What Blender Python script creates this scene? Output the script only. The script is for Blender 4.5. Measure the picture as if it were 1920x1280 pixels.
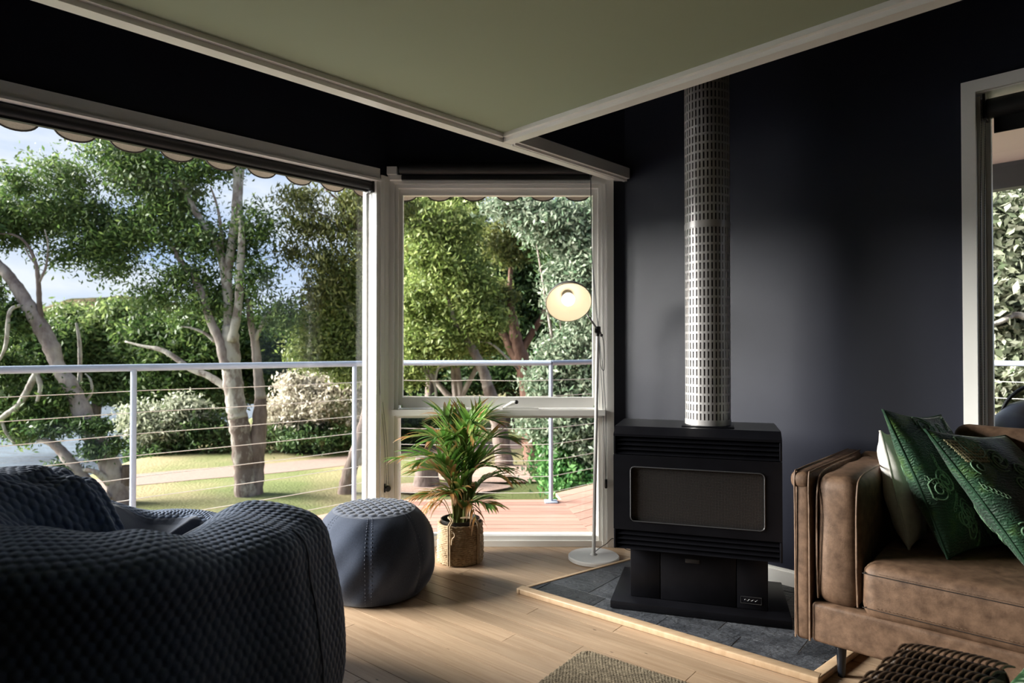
import bpy, bmesh, math, random
import numpy as np
from mathutils import Vector, Matrix, noise

random.seed(7)
rng = np.random.default_rng(11)
S = bpy.context.scene
for _o in list(bpy.data.objects):
    bpy.data.objects.remove(_o)
COL = S.collection

# ------------------------------------------------------------------ camera, sky, sun, exposure
H = 1.15                                   # eye height
F = 1200.0                                 # focal length in pixels of the 1920 x 1280 frame
PITCH = math.atan2(15.0, F)
cam_d = bpy.data.cameras.new('camera')
cam_d.sensor_width = 36.0
cam_d.lens = 36.0 * F / 1920.0
cam_d.clip_start = 0.05
cam_d.clip_end = 600
cam_d.dof.use_dof = True
cam_d.dof.focus_distance = 2.5
cam_d.dof.aperture_fstop = 3.4
cam = bpy.data.objects.new('camera', cam_d)
COL.objects.link(cam)
cam.location = (0, 0, H)
cam.rotation_euler = (math.pi / 2 + PITCH, 0, 0)
S.camera = cam

W = bpy.data.worlds.new('sky')
S.world = W
W.use_nodes = True
nt = W.node_tree
nt.nodes.clear()
def wn(t, **k):
    n = nt.nodes.new(t)
    for a, b in k.items():
        setattr(n, a, b)
    return n
out = wn('ShaderNodeOutputWorld'); bg = wn('ShaderNodeBackground')
tc = wn('ShaderNodeTexCoord'); sep = wn('ShaderNodeSeparateXYZ')
nt.links.new(tc.outputs['Generated'], sep.inputs[0])
rampz = wn('ShaderNodeValToRGB')
e = rampz.color_ramp.elements
e[0].position = 0.0; e[0].color = (0.52, 0.66, 0.90, 1)
e[1].position = 0.55; e[1].color = (0.26, 0.42, 0.82, 1)
nt.links.new(sep.outputs['Z'], rampz.inputs[0])
mp = wn('ShaderNodeMapping'); mp.inputs['Scale'].default_value = (1.6, 1.6, 5.0)
nt.links.new(tc.outputs['Generated'], mp.inputs[0])
nz = wn('ShaderNodeTexNoise'); nz.inputs['Scale'].default_value = 2.1; nz.inputs['Detail'].default_value = 7; nz.inputs['Roughness'].default_value = 0.55
nt.links.new(mp.outputs[0], nz.inputs['Vector'])
rc = wn('ShaderNodeValToRGB')
rc.color_ramp.elements[0].position = 0.40; rc.color_ramp.elements[0].color = (0, 0, 0, 1)
rc.color_ramp.elements[1].position = 0.62; rc.color_ramp.elements[1].color = (1, 1, 1, 1)
nt.links.new(nz.outputs[0], rc.inputs[0])
mx = wn('ShaderNodeMixRGB'); mx.inputs[2].default_value = (0.86, 0.90, 0.98, 1)
nt.links.new(rc.outputs[0], mx.inputs[0]); nt.links.new(rampz.outputs[0], mx.inputs[1])
nt.links.new(mx.outputs[0], bg.inputs[0])
bg.inputs[1].default_value = 0.76
nt.links.new(bg.outputs[0], out.inputs[0])

sun_d = bpy.data.lights.new('sun', 'SUN')
sun_d.energy = 26.0
sun_d.angle = math.radians(36)             # sun behind thin bright cloud
sun_d.color = (1.0, 0.96, 0.90)
sun = bpy.data.objects.new('sun', sun_d)
COL.objects.link(sun)
sun.rotation_euler = Vector((0.97, 0.02, -0.41)).to_track_quat('-Z', 'Y').to_euler()

S.view_settings.view_transform = 'Standard'
S.view_settings.look = 'None'
S.view_settings.exposure = 0.6
S.view_settings.gamma = 1.0
S.view_settings.use_curve_mapping = False

# ------------------------------------------------------------------ frames and helpers
R2 = math.sqrt(0.5)
E1 = Vector((R2, R2, 0))                   # along the left wall, away to the right
E2 = Vector((-R2, R2, 0))                  # along the right wall, away to the left
def uv(u, v, z=0.0):
    return E1 * u + E2 * v + Vector((0, 0, z))
def at(px, py, Y):
    """the point at depth Y seen at a pixel of the photograph"""
    cx, cy = (px - 960) / F, (640 - py) / F
    c, s = math.cos(PITCH), math.sin(PITCH)
    dy = c - s * cy; dz = s + c * cy
    k = Y / dy
    return Vector((cx * k, Y, H + dz * k))
def px(n, Y):
    return n * Y / F

ORG = {}
def link(o, parent=None):
    COL.objects.link(o)
    if parent is not None:
        o.parent = parent
    return o
def tag(o, label=None, cat=None, group=None, kind=None):
    if label: o['label'] = label
    if cat: o['category'] = cat
    if group: o['group'] = group
    if kind: o['kind'] = kind
    return o
def thing(name, loc, label, cat, group=None):
    o = bpy.data.objects.new(name, None)
    o.empty_display_size = 0.05
    link(o); o.location = loc
    ORG[o.name] = Vector(loc)
    return tag(o, label, cat, group)
def struct(name, loc=(0, 0, 0)):
    o = bpy.data.objects.new(name, None)
    link(o); o.location = loc
    ORG[o.name] = Vector(loc)
    o['kind'] = 'structure'
    return o
def org(parent):
    return ORG.get(parent.name, Vector((0, 0, 0))) if parent is not None else Vector((0, 0, 0))

class MB:
    """collects pieces of one mesh, in world coordinates or in a local frame"""
    def __init__(self, fr=None):
        self.v = []; self.f = []; self.fr = fr
    def add(self, vs, fs):
        n = len(self.v)
        if self.fr: vs = [self.fr(*p) for p in vs]
        self.v += [tuple(p) for p in vs]
        self.f += [tuple(i + n for i in f) for f in fs]
        return self
    def box(self, a, b):
        x0, y0, z0 = a; x1, y1, z1 = b
        vs = [(x0, y0, z0), (x1, y0, z0), (x1, y1, z0), (x0, y1, z0), (x0, y0, z1), (x1, y0, z1), (x1, y1, z1), (x0, y1, z1)]
        return self.add(vs, [(3, 2, 1, 0), (4, 5, 6, 7), (0, 1, 5, 4), (1, 2, 6, 5), (2, 3, 7, 6), (3, 0, 4, 7)])
    def prism(self, poly, z0, z1):
        n = len(poly)
        vs = [(p[0], p[1], z0) for p in poly] + [(p[0], p[1], z1) for p in poly]
        fs = [tuple(range(n - 1, -1, -1)), tuple(range(n, 2 * n))]
        fs += [(i, (i + 1) % n, n + (i + 1) % n, n + i) for i in range(n)]
        return self.add(vs, fs)
    def tube(self, pts, rad, segs=8, caps=True):
        pts = [Vector(p) for p in pts]
        if not hasattr(rad, '__len__'): rad = [rad] * len(pts)
        vs = []; fs = []
        up = None
        for i, p in enumerate(pts):
            d = (pts[min(i + 1, len(pts) - 1)] - pts[max(i - 1, 0)])
            if d.length < 1e-9: d = Vector((0, 0, 1))
            d.normalize()
            if up is None:
                up = Vector((0, 0, 1)) if abs(d.z) < 0.9 else Vector((1, 0, 0))
            a = d.cross(up)
            if a.length < 1e-6: a = d.orthogonal()
            a.normalize(); b = a.cross(d).normalized(); up = b
            for k in range(segs):
                t = 2 * math.pi * k / segs
                vs.append(p + a * (math.cos(t) * rad[i]) + b * (math.sin(t) * rad[i]))
        for i in range(len(pts) - 1):
            for k in range(segs):
                k2 = (k + 1) % segs
                fs.append((i * segs + k, i * segs + k2, (i + 1) * segs + k2, (i + 1) * segs + k))
        if caps:
            fs.append(tuple(range(segs - 1, -1, -1)))
            n = (len(pts) - 1) * segs
            fs.append(tuple(range(n, n + segs)))
        return self.add(vs, fs)
    def lathe(self, prof, c=(0, 0, 0), segs=40, axis=None):
        """profile of (radius, height) turned about an axis through c"""
        q = Vector((0, 0, 1)).rotation_difference(Vector(axis)) if axis is not None else None
        vs = []; fs = []
        for r, h in prof:
            for k in range(segs):
                t = 2 * math.pi * k / segs
                p = Vector((r * math.cos(t), r * math.sin(t), h))
                if q: p = q @ p
                vs.append(p + Vector(c))
        for i in range(len(prof) - 1):
            for k in range(segs):
                k2 = (k + 1) % segs
                fs.append((i * segs + k, i * segs + k2, (i + 1) * segs + k2, (i + 1) * segs + k))
        return self.add(vs, fs)
    def grid(self, fn, nu, nv, closed_u=False):
        vs = [fn(i / (nu if closed_u else nu - 1), j / (nv - 1)) for j in range(nv) for i in range(nu)]
        fs = []
        for j in range(nv - 1):
            for i in range(nu if closed_u else nu - 1):
                i2 = (i + 1) % nu
                fs.append((j * nu + i, j * nu + i2, (j + 1) * nu + i2, (j + 1) * nu + i))
        return self.add(vs, fs)
    def sphere(self, c, r, seg=16, ring=10):
        prof = [(max(1e-5, r * math.sin(math.pi * i / ring)), -r * math.cos(math.pi * i / ring)) for i in range(ring + 1)]
        return self.lathe(prof, c, seg)
    def rbox(self, a, b, r=0.02, seg=3, puff=None):
        bm = bmesh.new()
        bmesh.ops.create_cube(bm, size=1.0)
        c = [(a[i] + b[i]) / 2 for i in range(3)]; s = [abs(b[i] - a[i]) for i in range(3)]
        for v in bm.verts:
            v.co = Vector((v.co.x * s[0] + c[0], v.co.y * s[1] + c[1], v.co.z * s[2] + c[2]))
        bmesh.ops.bevel(bm, geom=list(bm.edges), offset=min(r, 0.49 * min(s)), segments=seg, profile=0.5, affect='EDGES')
        if puff:
            bmesh.ops.subdivide_edges(bm, edges=[e_ for e_ in bm.edges if e_.calc_length() > 0.05], cuts=6, use_grid_fill=True)
            for v in bm.verts: v.co = Vector(puff(v.co))
        bm.verts.index_update()
        self.add([v.co.copy() for v in bm.verts], [tuple(x.index for x in f.verts) for f in bm.faces])
        bm.free()
        return self
    def build(self, name, mat, parent=None, smooth=None, kind=None, label=None):
        o0 = org(parent)
        me = bpy.data.meshes.new(name)
        me.from_pydata([(p[0] - o0.x, p[1] - o0.y, p[2] - o0.z) for p in self.v], [], self.f)
        bm = bmesh.new(); bm.from_mesh(me)
        bmesh.ops.recalc_face_normals(bm, faces=bm.faces)
        bm.to_mesh(me); bm.free()
        if smooth is not None:
            me.polygons.foreach_set('use_smooth', [True] * len(me.polygons))
            if smooth < 180:
                me.set_sharp_from_angle(angle=math.radians(smooth))
        me.materials.append(mat)
        o = bpy.data.objects.new(name, me)
        link(o, parent)
        ORG[o.name] = o0
        if kind: o['kind'] = kind
        if label: o['label'] = label
        return o

def solo(o, label, cat, group=None):
    return tag(o, label, cat, group)

def clip(poly, half):
    """keep the part of a polygon where a*x + b*y <= c"""
    for a, b, c in half:
        res = []
        n = len(poly)
        for i in range(n):
            p, q = poly[i], poly[(i + 1) % n]
            dp, dq = a * p[0] + b * p[1] - c, a * q[0] + b * q[1] - c
            if dp <= 0: res.append(p)
            if (dp < 0 < dq) or (dq < 0 < dp):
                t = dp / (dp - dq)
                res.append((p[0] + (q[0] - p[0]) * t, p[1] + (q[1] - p[1]) * t))
        poly = res
        if len(poly) < 3: return []
    return poly

def spline(pts, n=6):
    """smooth path through points (Catmull-Rom)"""
    P = [Vector(p) for p in pts]
    if len(P) < 3: return [P[0].lerp(P[-1], i / n) for i in range(n + 1)]
    P = [P[0] * 2 - P[1]] + P + [P[-1] * 2 - P[-2]]
    r = []
    for i in range(1, len(P) - 2):
        a, b, c, d = P[i - 1], P[i], P[i + 1], P[i + 2]
        for k in range(n):
            t = k / n
            r.append(0.5 * ((2 * b) + (c - a) * t + (2 * a - 5 * b + 4 * c - d) * t * t + (3 * b - a - 3 * c + d) * t ** 3))
    r.append(P[-2])
    return r

# ------------------------------------------------------------------ materials
def new_mat(name):
    m = bpy.data.materials.new(name); m.use_nodes = True
    t = m.node_tree; b = t.nodes['Principled BSDF']
    return m, t, b
def N(t, typ, **k):
    n = t.nodes.new(typ)
    for a, b in k.items():
        if a in n.inputs.keys(): n.inputs[a].default_value = b
        else: setattr(n, a, b)
    return n
def mat(name, col, rough=0.5, metal=0.0, spec=0.5, col2=None, scale=8.0, stretch=(1, 1, 1), lo=0.35, hi=0.65, bump=0.0, bscale=None, bdist=0.01,
        island=0.0, sheen=0.0, detail=4.0, coord='Object'):
    m, t, b = new_mat(name)
    b.inputs['Base Color'].default_value = (*col, 1)
    b.inputs['Roughness'].default_value = rough
    b.inputs['Metallic'].default_value = metal
    b.inputs['Specular IOR Level'].default_value = spec
    if sheen: b.inputs['Sheen Weight'].default_value = sheen
    co = N(t, 'ShaderNodeTexCoord'); mpn = N(t, 'ShaderNodeMapping'); mpn.inputs['Scale'].default_value = stretch
    t.links.new(co.outputs[coord], mpn.inputs[0])
    last = None
    if col2:
        nz = N(t, 'ShaderNodeTexNoise', Scale=scale, Detail=detail, Roughness=0.6)
        t.links.new(mpn.outputs[0], nz.inputs['Vector'])
        r = N(t, 'ShaderNodeValToRGB')
        r.color_ramp.elements[0].position = lo; r.color_ramp.elements[0].color = (*col, 1)
        r.color_ramp.elements[1].position = hi; r.color_ramp.elements[1].color = (*col2, 1)
        t.links.new(nz.outputs[0], r.inputs[0])
        last = r.outputs[0]
    if island:
        g = N(t, 'ShaderNodeObjectInfo')
        hs = N(t, 'ShaderNodeHueSaturation')
        ma = N(t, 'ShaderNodeMapRange'); ma.inputs['To Min'].default_value = 1 - island; ma.inputs['To Max'].default_value = 1 + island
        t.links.new(g.outputs['Random'], ma.inputs[0]); t.links.new(ma.outputs[0], hs.inputs['Value'])
        if last: t.links.new(last, hs.inputs['Color'])
        else: hs.inputs['Color'].default_value = (*col, 1)
        last = hs.outputs[0]
    if last: t.links.new(last, b.inputs['Base Color'])
    if bump:
        nb = N(t, 'ShaderNodeTexNoise', Scale=bscale or scale, Detail=5.0, Roughness=0.6)
        t.links.new(mpn.outputs[0], nb.inputs['Vector'])
        bp = N(t, 'ShaderNodeBump', Strength=bump, Distance=bdist)
        t.links.new(nb.outputs[0], bp.inputs['Height']); t.links.new(bp.outputs[0], b.inputs['Normal'])
    return m
def leaf_mat(name, cols, trans=0.4, rough=0.5):
    m, t, b = new_mat(name)
    g = N(t, 'ShaderNodeNewGeometry')
    r = N(t, 'ShaderNodeValToRGB')
    el = r.color_ramp.elements
    for i, c in enumerate(cols):
        p = i / (len(cols) - 1)
        if i == 0: q = el[0]
        elif i == len(cols) - 1: q = el[-1]
        else: q = el.new(p)
        q.position = p; q.color = (*c, 1)
    t.links.new(g.outputs['Random Per Island'], r.inputs[0])
    b.inputs['Roughness'].default_value = rough
    b.inputs['Specular IOR Level'].default_value = 0.3
    t.links.new(r.outputs[0], b.inputs['Base Color'])
    tr = N(t, 'ShaderNodeBsdfTranslucent')
    t.links.new(r.outputs[0], tr.inputs[0])
    mxs = N(t, 'ShaderNodeMixShader'); mxs.inputs[0].default_value = trans
    t.links.new(b.outputs[0], mxs.inputs[1]); t.links.new(tr.outputs[0], mxs.inputs[2])
    t.links.new(mxs.outputs[0], t.nodes['Material Output'].inputs[0])
    return m
def glass_mat(name):
    m, t, b = new_mat(name)
    t.nodes.remove(b)
    tr = N(t, 'ShaderNodeBsdfTransparent'); gl = N(t, 'ShaderNodeBsdfGlossy'); gl.inputs['Roughness'].default_value = 0.0
    tr.inputs[0].default_value = (0.97, 0.985, 0.98, 1)
    fr = N(t, 'ShaderNodeFresnel'); fr.inputs[0].default_value = 1.45
    mm = N(t, 'ShaderNodeMath'); mm.operation = 'MULTIPLY'; mm.inputs[1].default_value = 0.6
    t.links.new(fr.outputs[0], mm.inputs[0])
    mxs = N(t, 'ShaderNodeMixShader')
    t.links.new(mm.outputs[0], mxs.inputs[0]); t.links.new(tr.outputs[0], mxs.inputs[1]); t.links.new(gl.outputs[0], mxs.inputs[2])
    t.links.new(mxs.outputs[0], t.nodes['Material Output'].inputs[0])
    return m

M = {}
M['wall'] = mat('dark_wall_paint', (0.0135, 0.0150, 0.0275), 0.45, spec=0.38, col2=(0.016, 0.018, 0.032), scale=2.0, bump=0.08, bscale=160, bdist=0.002)
M['black_ceiling'] = mat('black_ceiling_paint', (0.006, 0.006, 0.007), 0.7, spec=0.2)
M['green'] = mat('green_ceiling_paint', (0.39, 0.44, 0.32), 0.7, spec=0.3, bump=0.06, bscale=120, bdist=0.002)
M['white'] = mat('cream_gloss_paint', (0.95, 0.93, 0.90), 0.38, col2=(0.92, 0.90, 0.87), scale=5, bump=0.03, bscale=60, bdist=0.002)
M['white_rail'] = mat('pale_grey_powder_coat', (0.29, 0.34, 0.43), 0.35, metal=0.0, bump=0.02, bscale=200, bdist=0.001)
M['cable'] = mat('steel_cable', (0.62, 0.60, 0.55), 0.35, metal=0.3, bump=0.2, bscale=300, bdist=0.001)
M['blind'] = mat('black_blind_fabric', (0.010, 0.010, 0.012), 0.5, bump=0.1, bscale=400, bdist=0.001)
M['black_plastic'] = mat('black_plastic', (0.010, 0.010, 0.011), 0.3, bump=0.02, bscale=80, bdist=0.001)
M['stove'] = mat('black_stove_enamel', (0.0045, 0.0045, 0.0060), 0.36, spec=0.12, col2=(0.006, 0.006, 0.008), scale=12, bump=0.05, bscale=300, bdist=0.001)
M['stove_dark'] = mat('firebox_black', (0.004, 0.004, 0.004), 0.8, col2=(0.02, 0.010, 0.007), scale=5)
M['flue'] = mat('flue_shield_metal', (0.52, 0.50, 0.50), 0.38, metal=0.35, col2=(0.46, 0.44, 0.44), scale=6, bump=0.03, bscale=50, bdist=0.001)
M['flue_in'] = mat('flue_pipe_dark', (0.085, 0.072, 0.072), 0.5, metal=0.2, bump=0.05, bscale=60)
M['chrome'] = mat('dull_metal', (0.30, 0.30, 0.31), 0.35, metal=0.9, bump=0.02, bscale=90, bdist=0.001)
M['slate'] = mat('slate', (0.026, 0.029, 0.036), 0.40, spec=0.5, col2=(0.090, 0.096, 0.110), scale=7, stretch=(1, 2.2, 1), lo=0.3, hi=0.8, bump=1.0, bscale=30, bdist=0.012, island=0.35)
M['grout'] = mat('hearth_grout', (0.22, 0.22, 0.22), 0.9, bump=0.3, bscale=120, bdist=0.002)
M['denim'] = mat('navy_denim', (0.022, 0.031, 0.057), 0.85, col2=(0.033, 0.045, 0.078), scale=220, spec=0.2, sheen=0.25, bump=0.35, bscale=420, bdist=0.0015)
M['quilt_top'] = mat('quilted_disc_fabric', (0.030, 0.039, 0.066), 0.75, col2=(0.044, 0.055, 0.090), scale=240, spec=0.25, sheen=0.3, bump=0.25, bscale=500, bdist=0.001)
def quilt_mat(name, ca, cb):
    """cloth quilted in puffed hexagons along the uv of the mesh, on top of its modelled relief"""
    m, t, b = new_mat(name)
    co = N(t, 'ShaderNodeUVMap'); co.uv_map = 'quilt'
    def wrap(src):
        w = N(t, 'ShaderNodeVectorMath'); w.operation = 'WRAP'
        w.inputs[1].default_value = (0.5, 0.8660254, 1); w.inputs[2].default_value = (-0.5, -0.8660254, -1)
        t.links.new(src, w.inputs[0])
        l = N(t, 'ShaderNodeVectorMath'); l.operation = 'LENGTH'; t.links.new(w.outputs[0], l.inputs[0])
        return l.outputs['Value']
    sh = N(t, 'ShaderNodeVectorMath'); sh.operation = 'ADD'; sh.inputs[1].default_value = (0.5, 0.8660254, 0)
    t.links.new(co.outputs[0], sh.inputs[0])
    mn = N(t, 'ShaderNodeMath'); mn.operation = 'MINIMUM'
    t.links.new(wrap(co.outputs[0]), mn.inputs[0]); t.links.new(wrap(sh.outputs[0]), mn.inputs[1])
    hr_ = N(t, 'ShaderNodeMapRange'); hr_.inputs['From Min'].default_value = 0.12; hr_.inputs['From Max'].default_value = 0.56; hr_.inputs['To Min'].default_value = 1; hr_.inputs['To Max'].default_value = 0
    hr_.interpolation_type = 'SMOOTHSTEP'
    t.links.new(mn.outputs[0], hr_.inputs[0])
    bp = N(t, 'ShaderNodeBump', Strength=0.8, Distance=0.0034); t.links.new(hr_.outputs[0], bp.inputs['Height'])
    oc = N(t, 'ShaderNodeTexCoord'); nz_ = N(t, 'ShaderNodeTexNoise', Scale=500.0, Detail=3.0); t.links.new(oc.outputs['Object'], nz_.inputs['Vector'])
    b2_ = N(t, 'ShaderNodeBump', Strength=0.25, Distance=0.001); t.links.new(nz_.outputs[0], b2_.inputs['Height']); t.links.new(bp.outputs[0], b2_.inputs['Normal'])
    t.links.new(b2_.outputs[0], b.inputs['Normal'])
    r = N(t, 'ShaderNodeValToRGB'); r.color_ramp.elements[0].position = 0.35; r.color_ramp.elements[0].color = (*ca, 1); r.color_ramp.elements[1].position = 0.65; r.color_ramp.elements[1].color = (*cb, 1)
    t.links.new(nz_.outputs[0], r.inputs[0]); t.links.new(r.outputs[0], b.inputs['Base Color'])
    b.inputs['Roughness'].default_value = 0.72; b.inputs['Specular IOR Level'].default_value = 0.25; b.inputs['Sheen Weight'].default_value = 0.12
    return m
M['quilt'] = quilt_mat('navy_quilted_fabric', (0.062, 0.088, 0.150), (0.080, 0.112, 0.182))
M['stitch'] = mat('blue_thread', (0.13, 0.15, 0.21), 0.8, bump=0.2, bscale=300, bdist=0.001)
M['leather'] = mat('brown_suede_leather', (0.072, 0.039, 0.023), 0.58, col2=(0.20, 0.120, 0.076), scale=26, lo=0.30, hi=0.72, spec=0.35, bump=0.45, bscale=260, bdist=0.0016, detail=9)
M['leather_trim'] = mat('leather_welt', (0.20, 0.125, 0.08), 0.6, col2=(0.12, 0.07, 0.045), scale=40, bump=0.2, bscale=300, bdist=0.001)
M['sofa_leg'] = mat('dark_steel_leg', (0.012, 0.014, 0.02), 0.3, metal=0.3, bump=0.02, bscale=60)
M['linen'] = mat('white_linen', (0.72, 0.69, 0.66), 0.9, col2=(0.62, 0.59, 0.56), scale=60, bump=0.3, bscale=500, bdist=0.001)
M['wicker'] = mat('dark_rattan', (0.050, 0.028, 0.016), 0.42, col2=(0.11, 0.066, 0.038), scale=60, bump=0.2, bscale=200, bdist=0.001)
M['wicker_core'] = mat('dark_rattan_core', (0.012, 0.007, 0.005), 0.7, bump=0.2, bscale=200, bdist=0.001)
M['seagrass'] = mat('seagrass_rope', (0.30, 0.20, 0.11), 0.85, col2=(0.50, 0.37, 0.23), scale=70, bump=0.5, bscale=220, bdist=0.002)
M['cord_rope'] = mat('plaited_cord', (0.36, 0.25, 0.15), 0.85, col2=(0.50, 0.38, 0.25), scale=90, bump=0.4, bscale=300, bdist=0.001)
M['jute'] = mat('jute_yarn', (0.085, 0.066, 0.043), 0.95, col2=(0.25, 0.20, 0.135), scale=70, lo=0.3, hi=0.7, bump=0.6, bscale=300, bdist=0.002)
M['soil'] = mat('potting_soil', (0.02, 0.014, 0.010), 0.95, col2=(0.05, 0.035, 0.025), scale=60, bump=0.8, bscale=120, bdist=0.005)
M['lamp_white'] = mat('lamp_enamel', (0.66, 0.65, 0.65), 0.4, bump=0.02, bscale=60, bdist=0.001)
M['lamp_olive'] = mat('lamp_shade_outside', (0.12, 0.12, 0.10), 0.4, bump=0.02, bscale=60, bdist=0.001)
M['lamp_inside'] = mat('lamp_shade_inside', (0.82, 0.76, 0.64), 0.5, bump=0.02, bscale=60, bdist=0.001)
M['canvas'] = mat('awning_canvas', (0.62, 0.54, 0.45), 0.9, col2=(0.54, 0.46, 0.38), scale=120, bump=0.2, bscale=400, bdist=0.001)
M['canvas_edge'] = mat('awning_binding', (0.022, 0.018, 0.016), 0.9, bump=0.1, bscale=300, bdist=0.001)
M['fascia'] = mat('grey_fascia_paint', (0.055, 0.06, 0.068), 0.5, bump=0.03, bscale=60, bdist=0.001)
M['soffit'] = mat('soffit_paint', (0.62, 0.58, 0.56), 0.6, bump=0.03, bscale=60, bdist=0.001)
M['glass'] = glass_mat('window_glass')
M['floor_base'] = mat('subfloor', (0.10, 0.06, 0.035), 0.9, bump=0.1, bscale=60)
M['nose'] = mat('oak_edging', (0.50, 0.34, 0.21), 0.45, col2=(0.60, 0.43, 0.28), scale=10, stretch=(1, 6, 1), bump=0.1, bscale=30, bdist=0.001)
M['grill'] = mat('kettle_enamel', (0.016, 0.017, 0.020), 0.4, spec=0.3, col2=(0.024, 0.025, 0.03), scale=8, bump=0.03, bscale=60, bdist=0.001)

def wood(name, ca, cb, cc, ang, rough, island, knots=True, sx=3.0, sy=60.0):
    """plank timber with grain that runs along the given angle, each plank its own tone"""
    m, t, b = new_mat(name)
    co = N(t, 'ShaderNodeTexCoord'); oi = N(t, 'ShaderNodeObjectInfo')
    rot = N(t, 'ShaderNodeMapping'); rot.inputs['Rotation'].default_value = (0, 0, -ang)
    t.links.new(co.outputs['Object'], rot.inputs[0])
    ofs = N(t, 'ShaderNodeVectorMath'); ofs.operation = 'ADD'
    mulr = N(t, 'ShaderNodeMath'); mulr.operation = 'MULTIPLY'; mulr.inputs[1].default_value = 37.0
    t.links.new(oi.outputs['Random'], mulr.inputs[0])
    cmb = N(t, 'ShaderNodeCombineXYZ'); t.links.new(mulr.outputs[0], cmb.inputs[0]); t.links.new(mulr.outputs[0], cmb.inputs[2])
    t.links.new(rot.outputs[0], ofs.inputs[0]); t.links.new(cmb.outputs[0], ofs.inputs[1])
    sc = N(t, 'ShaderNodeMapping'); sc.inputs['Scale'].default_value = (sx, sy, sx)
    t.links.new(ofs.outputs[0], sc.inputs[0])
    n1 = N(t, 'ShaderNodeTexNoise', Scale=1.0, Detail=6.0, Roughness=0.65, Distortion=0.4)
    t.links.new(sc.outputs[0], n1.inputs['Vector'])
    r = N(t, 'ShaderNodeValToRGB')
    r.color_ramp.elements[0].position = 0.30; r.color_ramp.elements[0].color = (*ca, 1)
    r.color_ramp.elements[1].position = 0.72; r.color_ramp.elements[1].color = (*cb, 1)
    t.links.new(n1.outputs[0], r.inputs[0])
    hs = N(t, 'ShaderNodeHueSaturation')
    mr = N(t, 'ShaderNodeMapRange'); mr.inputs['To Min'].default_value = 1 - island; mr.inputs['To Max'].default_value = 1 + island
    t.links.new(oi.outputs['Random'], mr.inputs[0]); t.links.new(mr.outputs[0], hs.inputs['Value'])
    t.links.new(r.outputs[0], hs.inputs['Color'])
    last = hs.outputs[0]
    if knots:
        vo = N(t, 'ShaderNodeTexVoronoi', Scale=1.0)
        s2 = N(t, 'ShaderNodeMapping'); s2.inputs['Scale'].default_value = (4.5, 13.0, 4.5)
        t.links.new(ofs.outputs[0], s2.inputs[0]); t.links.new(s2.outputs[0], vo.inputs['Vector'])
        rk = N(t, 'ShaderNodeValToRGB')
        rk.color_ramp.elements[0].position = 0.025; rk.color_ramp.elements[0].color = (1, 1, 1, 1)
        rk.color_ramp.elements[1].position = 0.05; rk.color_ramp.elements[1].color = (0, 0, 0, 1)
        t.links.new(vo.outputs['Distance'], rk.inputs[0])
        mk = N(t, 'ShaderNodeMixRGB'); mk.inputs[2].default_value = (*cc, 1)
        t.links.new(rk.outputs[0], mk.inputs[0]); t.links.new(last, mk.inputs[1])
        last = mk.outputs[0]
    t.links.new(last, b.inputs['Base Color'])
    b.inputs['Roughness'].default_value = rough
    b.inputs['Specular IOR Level'].default_value = 0.4
    bp = N(t, 'ShaderNodeBump', Strength=0.12, Distance=0.001)
    t.links.new(n1.outputs[0], bp.inputs['Height']); t.links.new(bp.outputs[0], b.inputs['Normal'])
    return m
FB = Vector((0.773, -0.634, 0)).normalized()     # run of the floor boards, rug and sofa front
FN = Vector((0.634, 0.773, 0)).normalized()
M['board'] = wood('oak_floor_board', (0.35, 0.232, 0.148), (0.49, 0.352, 0.240), (0.06, 0.035, 0.02), math.atan2(FB.y, FB.x), 0.40, 0.13)
M['deck'] = wood('red_decking', (0.25, 0.130, 0.098), (0.37, 0.215, 0.170), (0.1, 0.05, 0.04), 0.0, 0.55, 0.18, knots=False)
# ------------------------------------------------------------------ the room
VL, UR, YD = 3.164, 3.124, 3.755          # left wall, right wall, corner window wall
XA, XB = -0.726, 0.658                    # ends of the corner window wall
fr_uv = lambda u, v, z: uv(u, v, z)

floor = struct('floor')
mb = MB(); mb.prism([tuple(uv(-3.6, -3.6)[:2]), tuple(uv(3.16, -3.6)[:2]), tuple(uv(3.16, 2.2)[:2]), (XB, 3.80), (XA, 3.80), tuple(uv(-3.6, 3.20)[:2])], -0.14, -0.012)
mb.build('subfloor', M['floor_base'], floor)
bw = 0.088
half = [(R2, R2, UR - 0.004), (-R2, R2, VL - 0.004), (0, 1, YD - 0.004), (-R2, -R2, 3.4), (R2, -R2, 3.4)]
nb = 0
for k in range(-38, 46):
    n0 = k * bw
    s = -5.0 + random.uniform(0, 2.0)
    while s < 5.0:
        L = random.uniform(1.9, 3.4)
        a, b2 = s + 0.001, s + L - 0.001
        poly = []
        for (ss, nn) in ((a, n0 + 0.0014), (b2, n0 + 0.0014), (b2, n0 + bw - 0.0014), (a, n0 + bw - 0.0014)):
            p = FB * ss + FN * nn
            poly.append((p.x, p.y))
        poly = clip(poly, half)
        if len(poly) >= 3:
            mb = MB(); mb.prism(poly, -0.011, random.uniform(-0.0006, 0.0))
            mb.build('floor_board', M['board'], floor)
            nb += 1
        s += L

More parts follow.
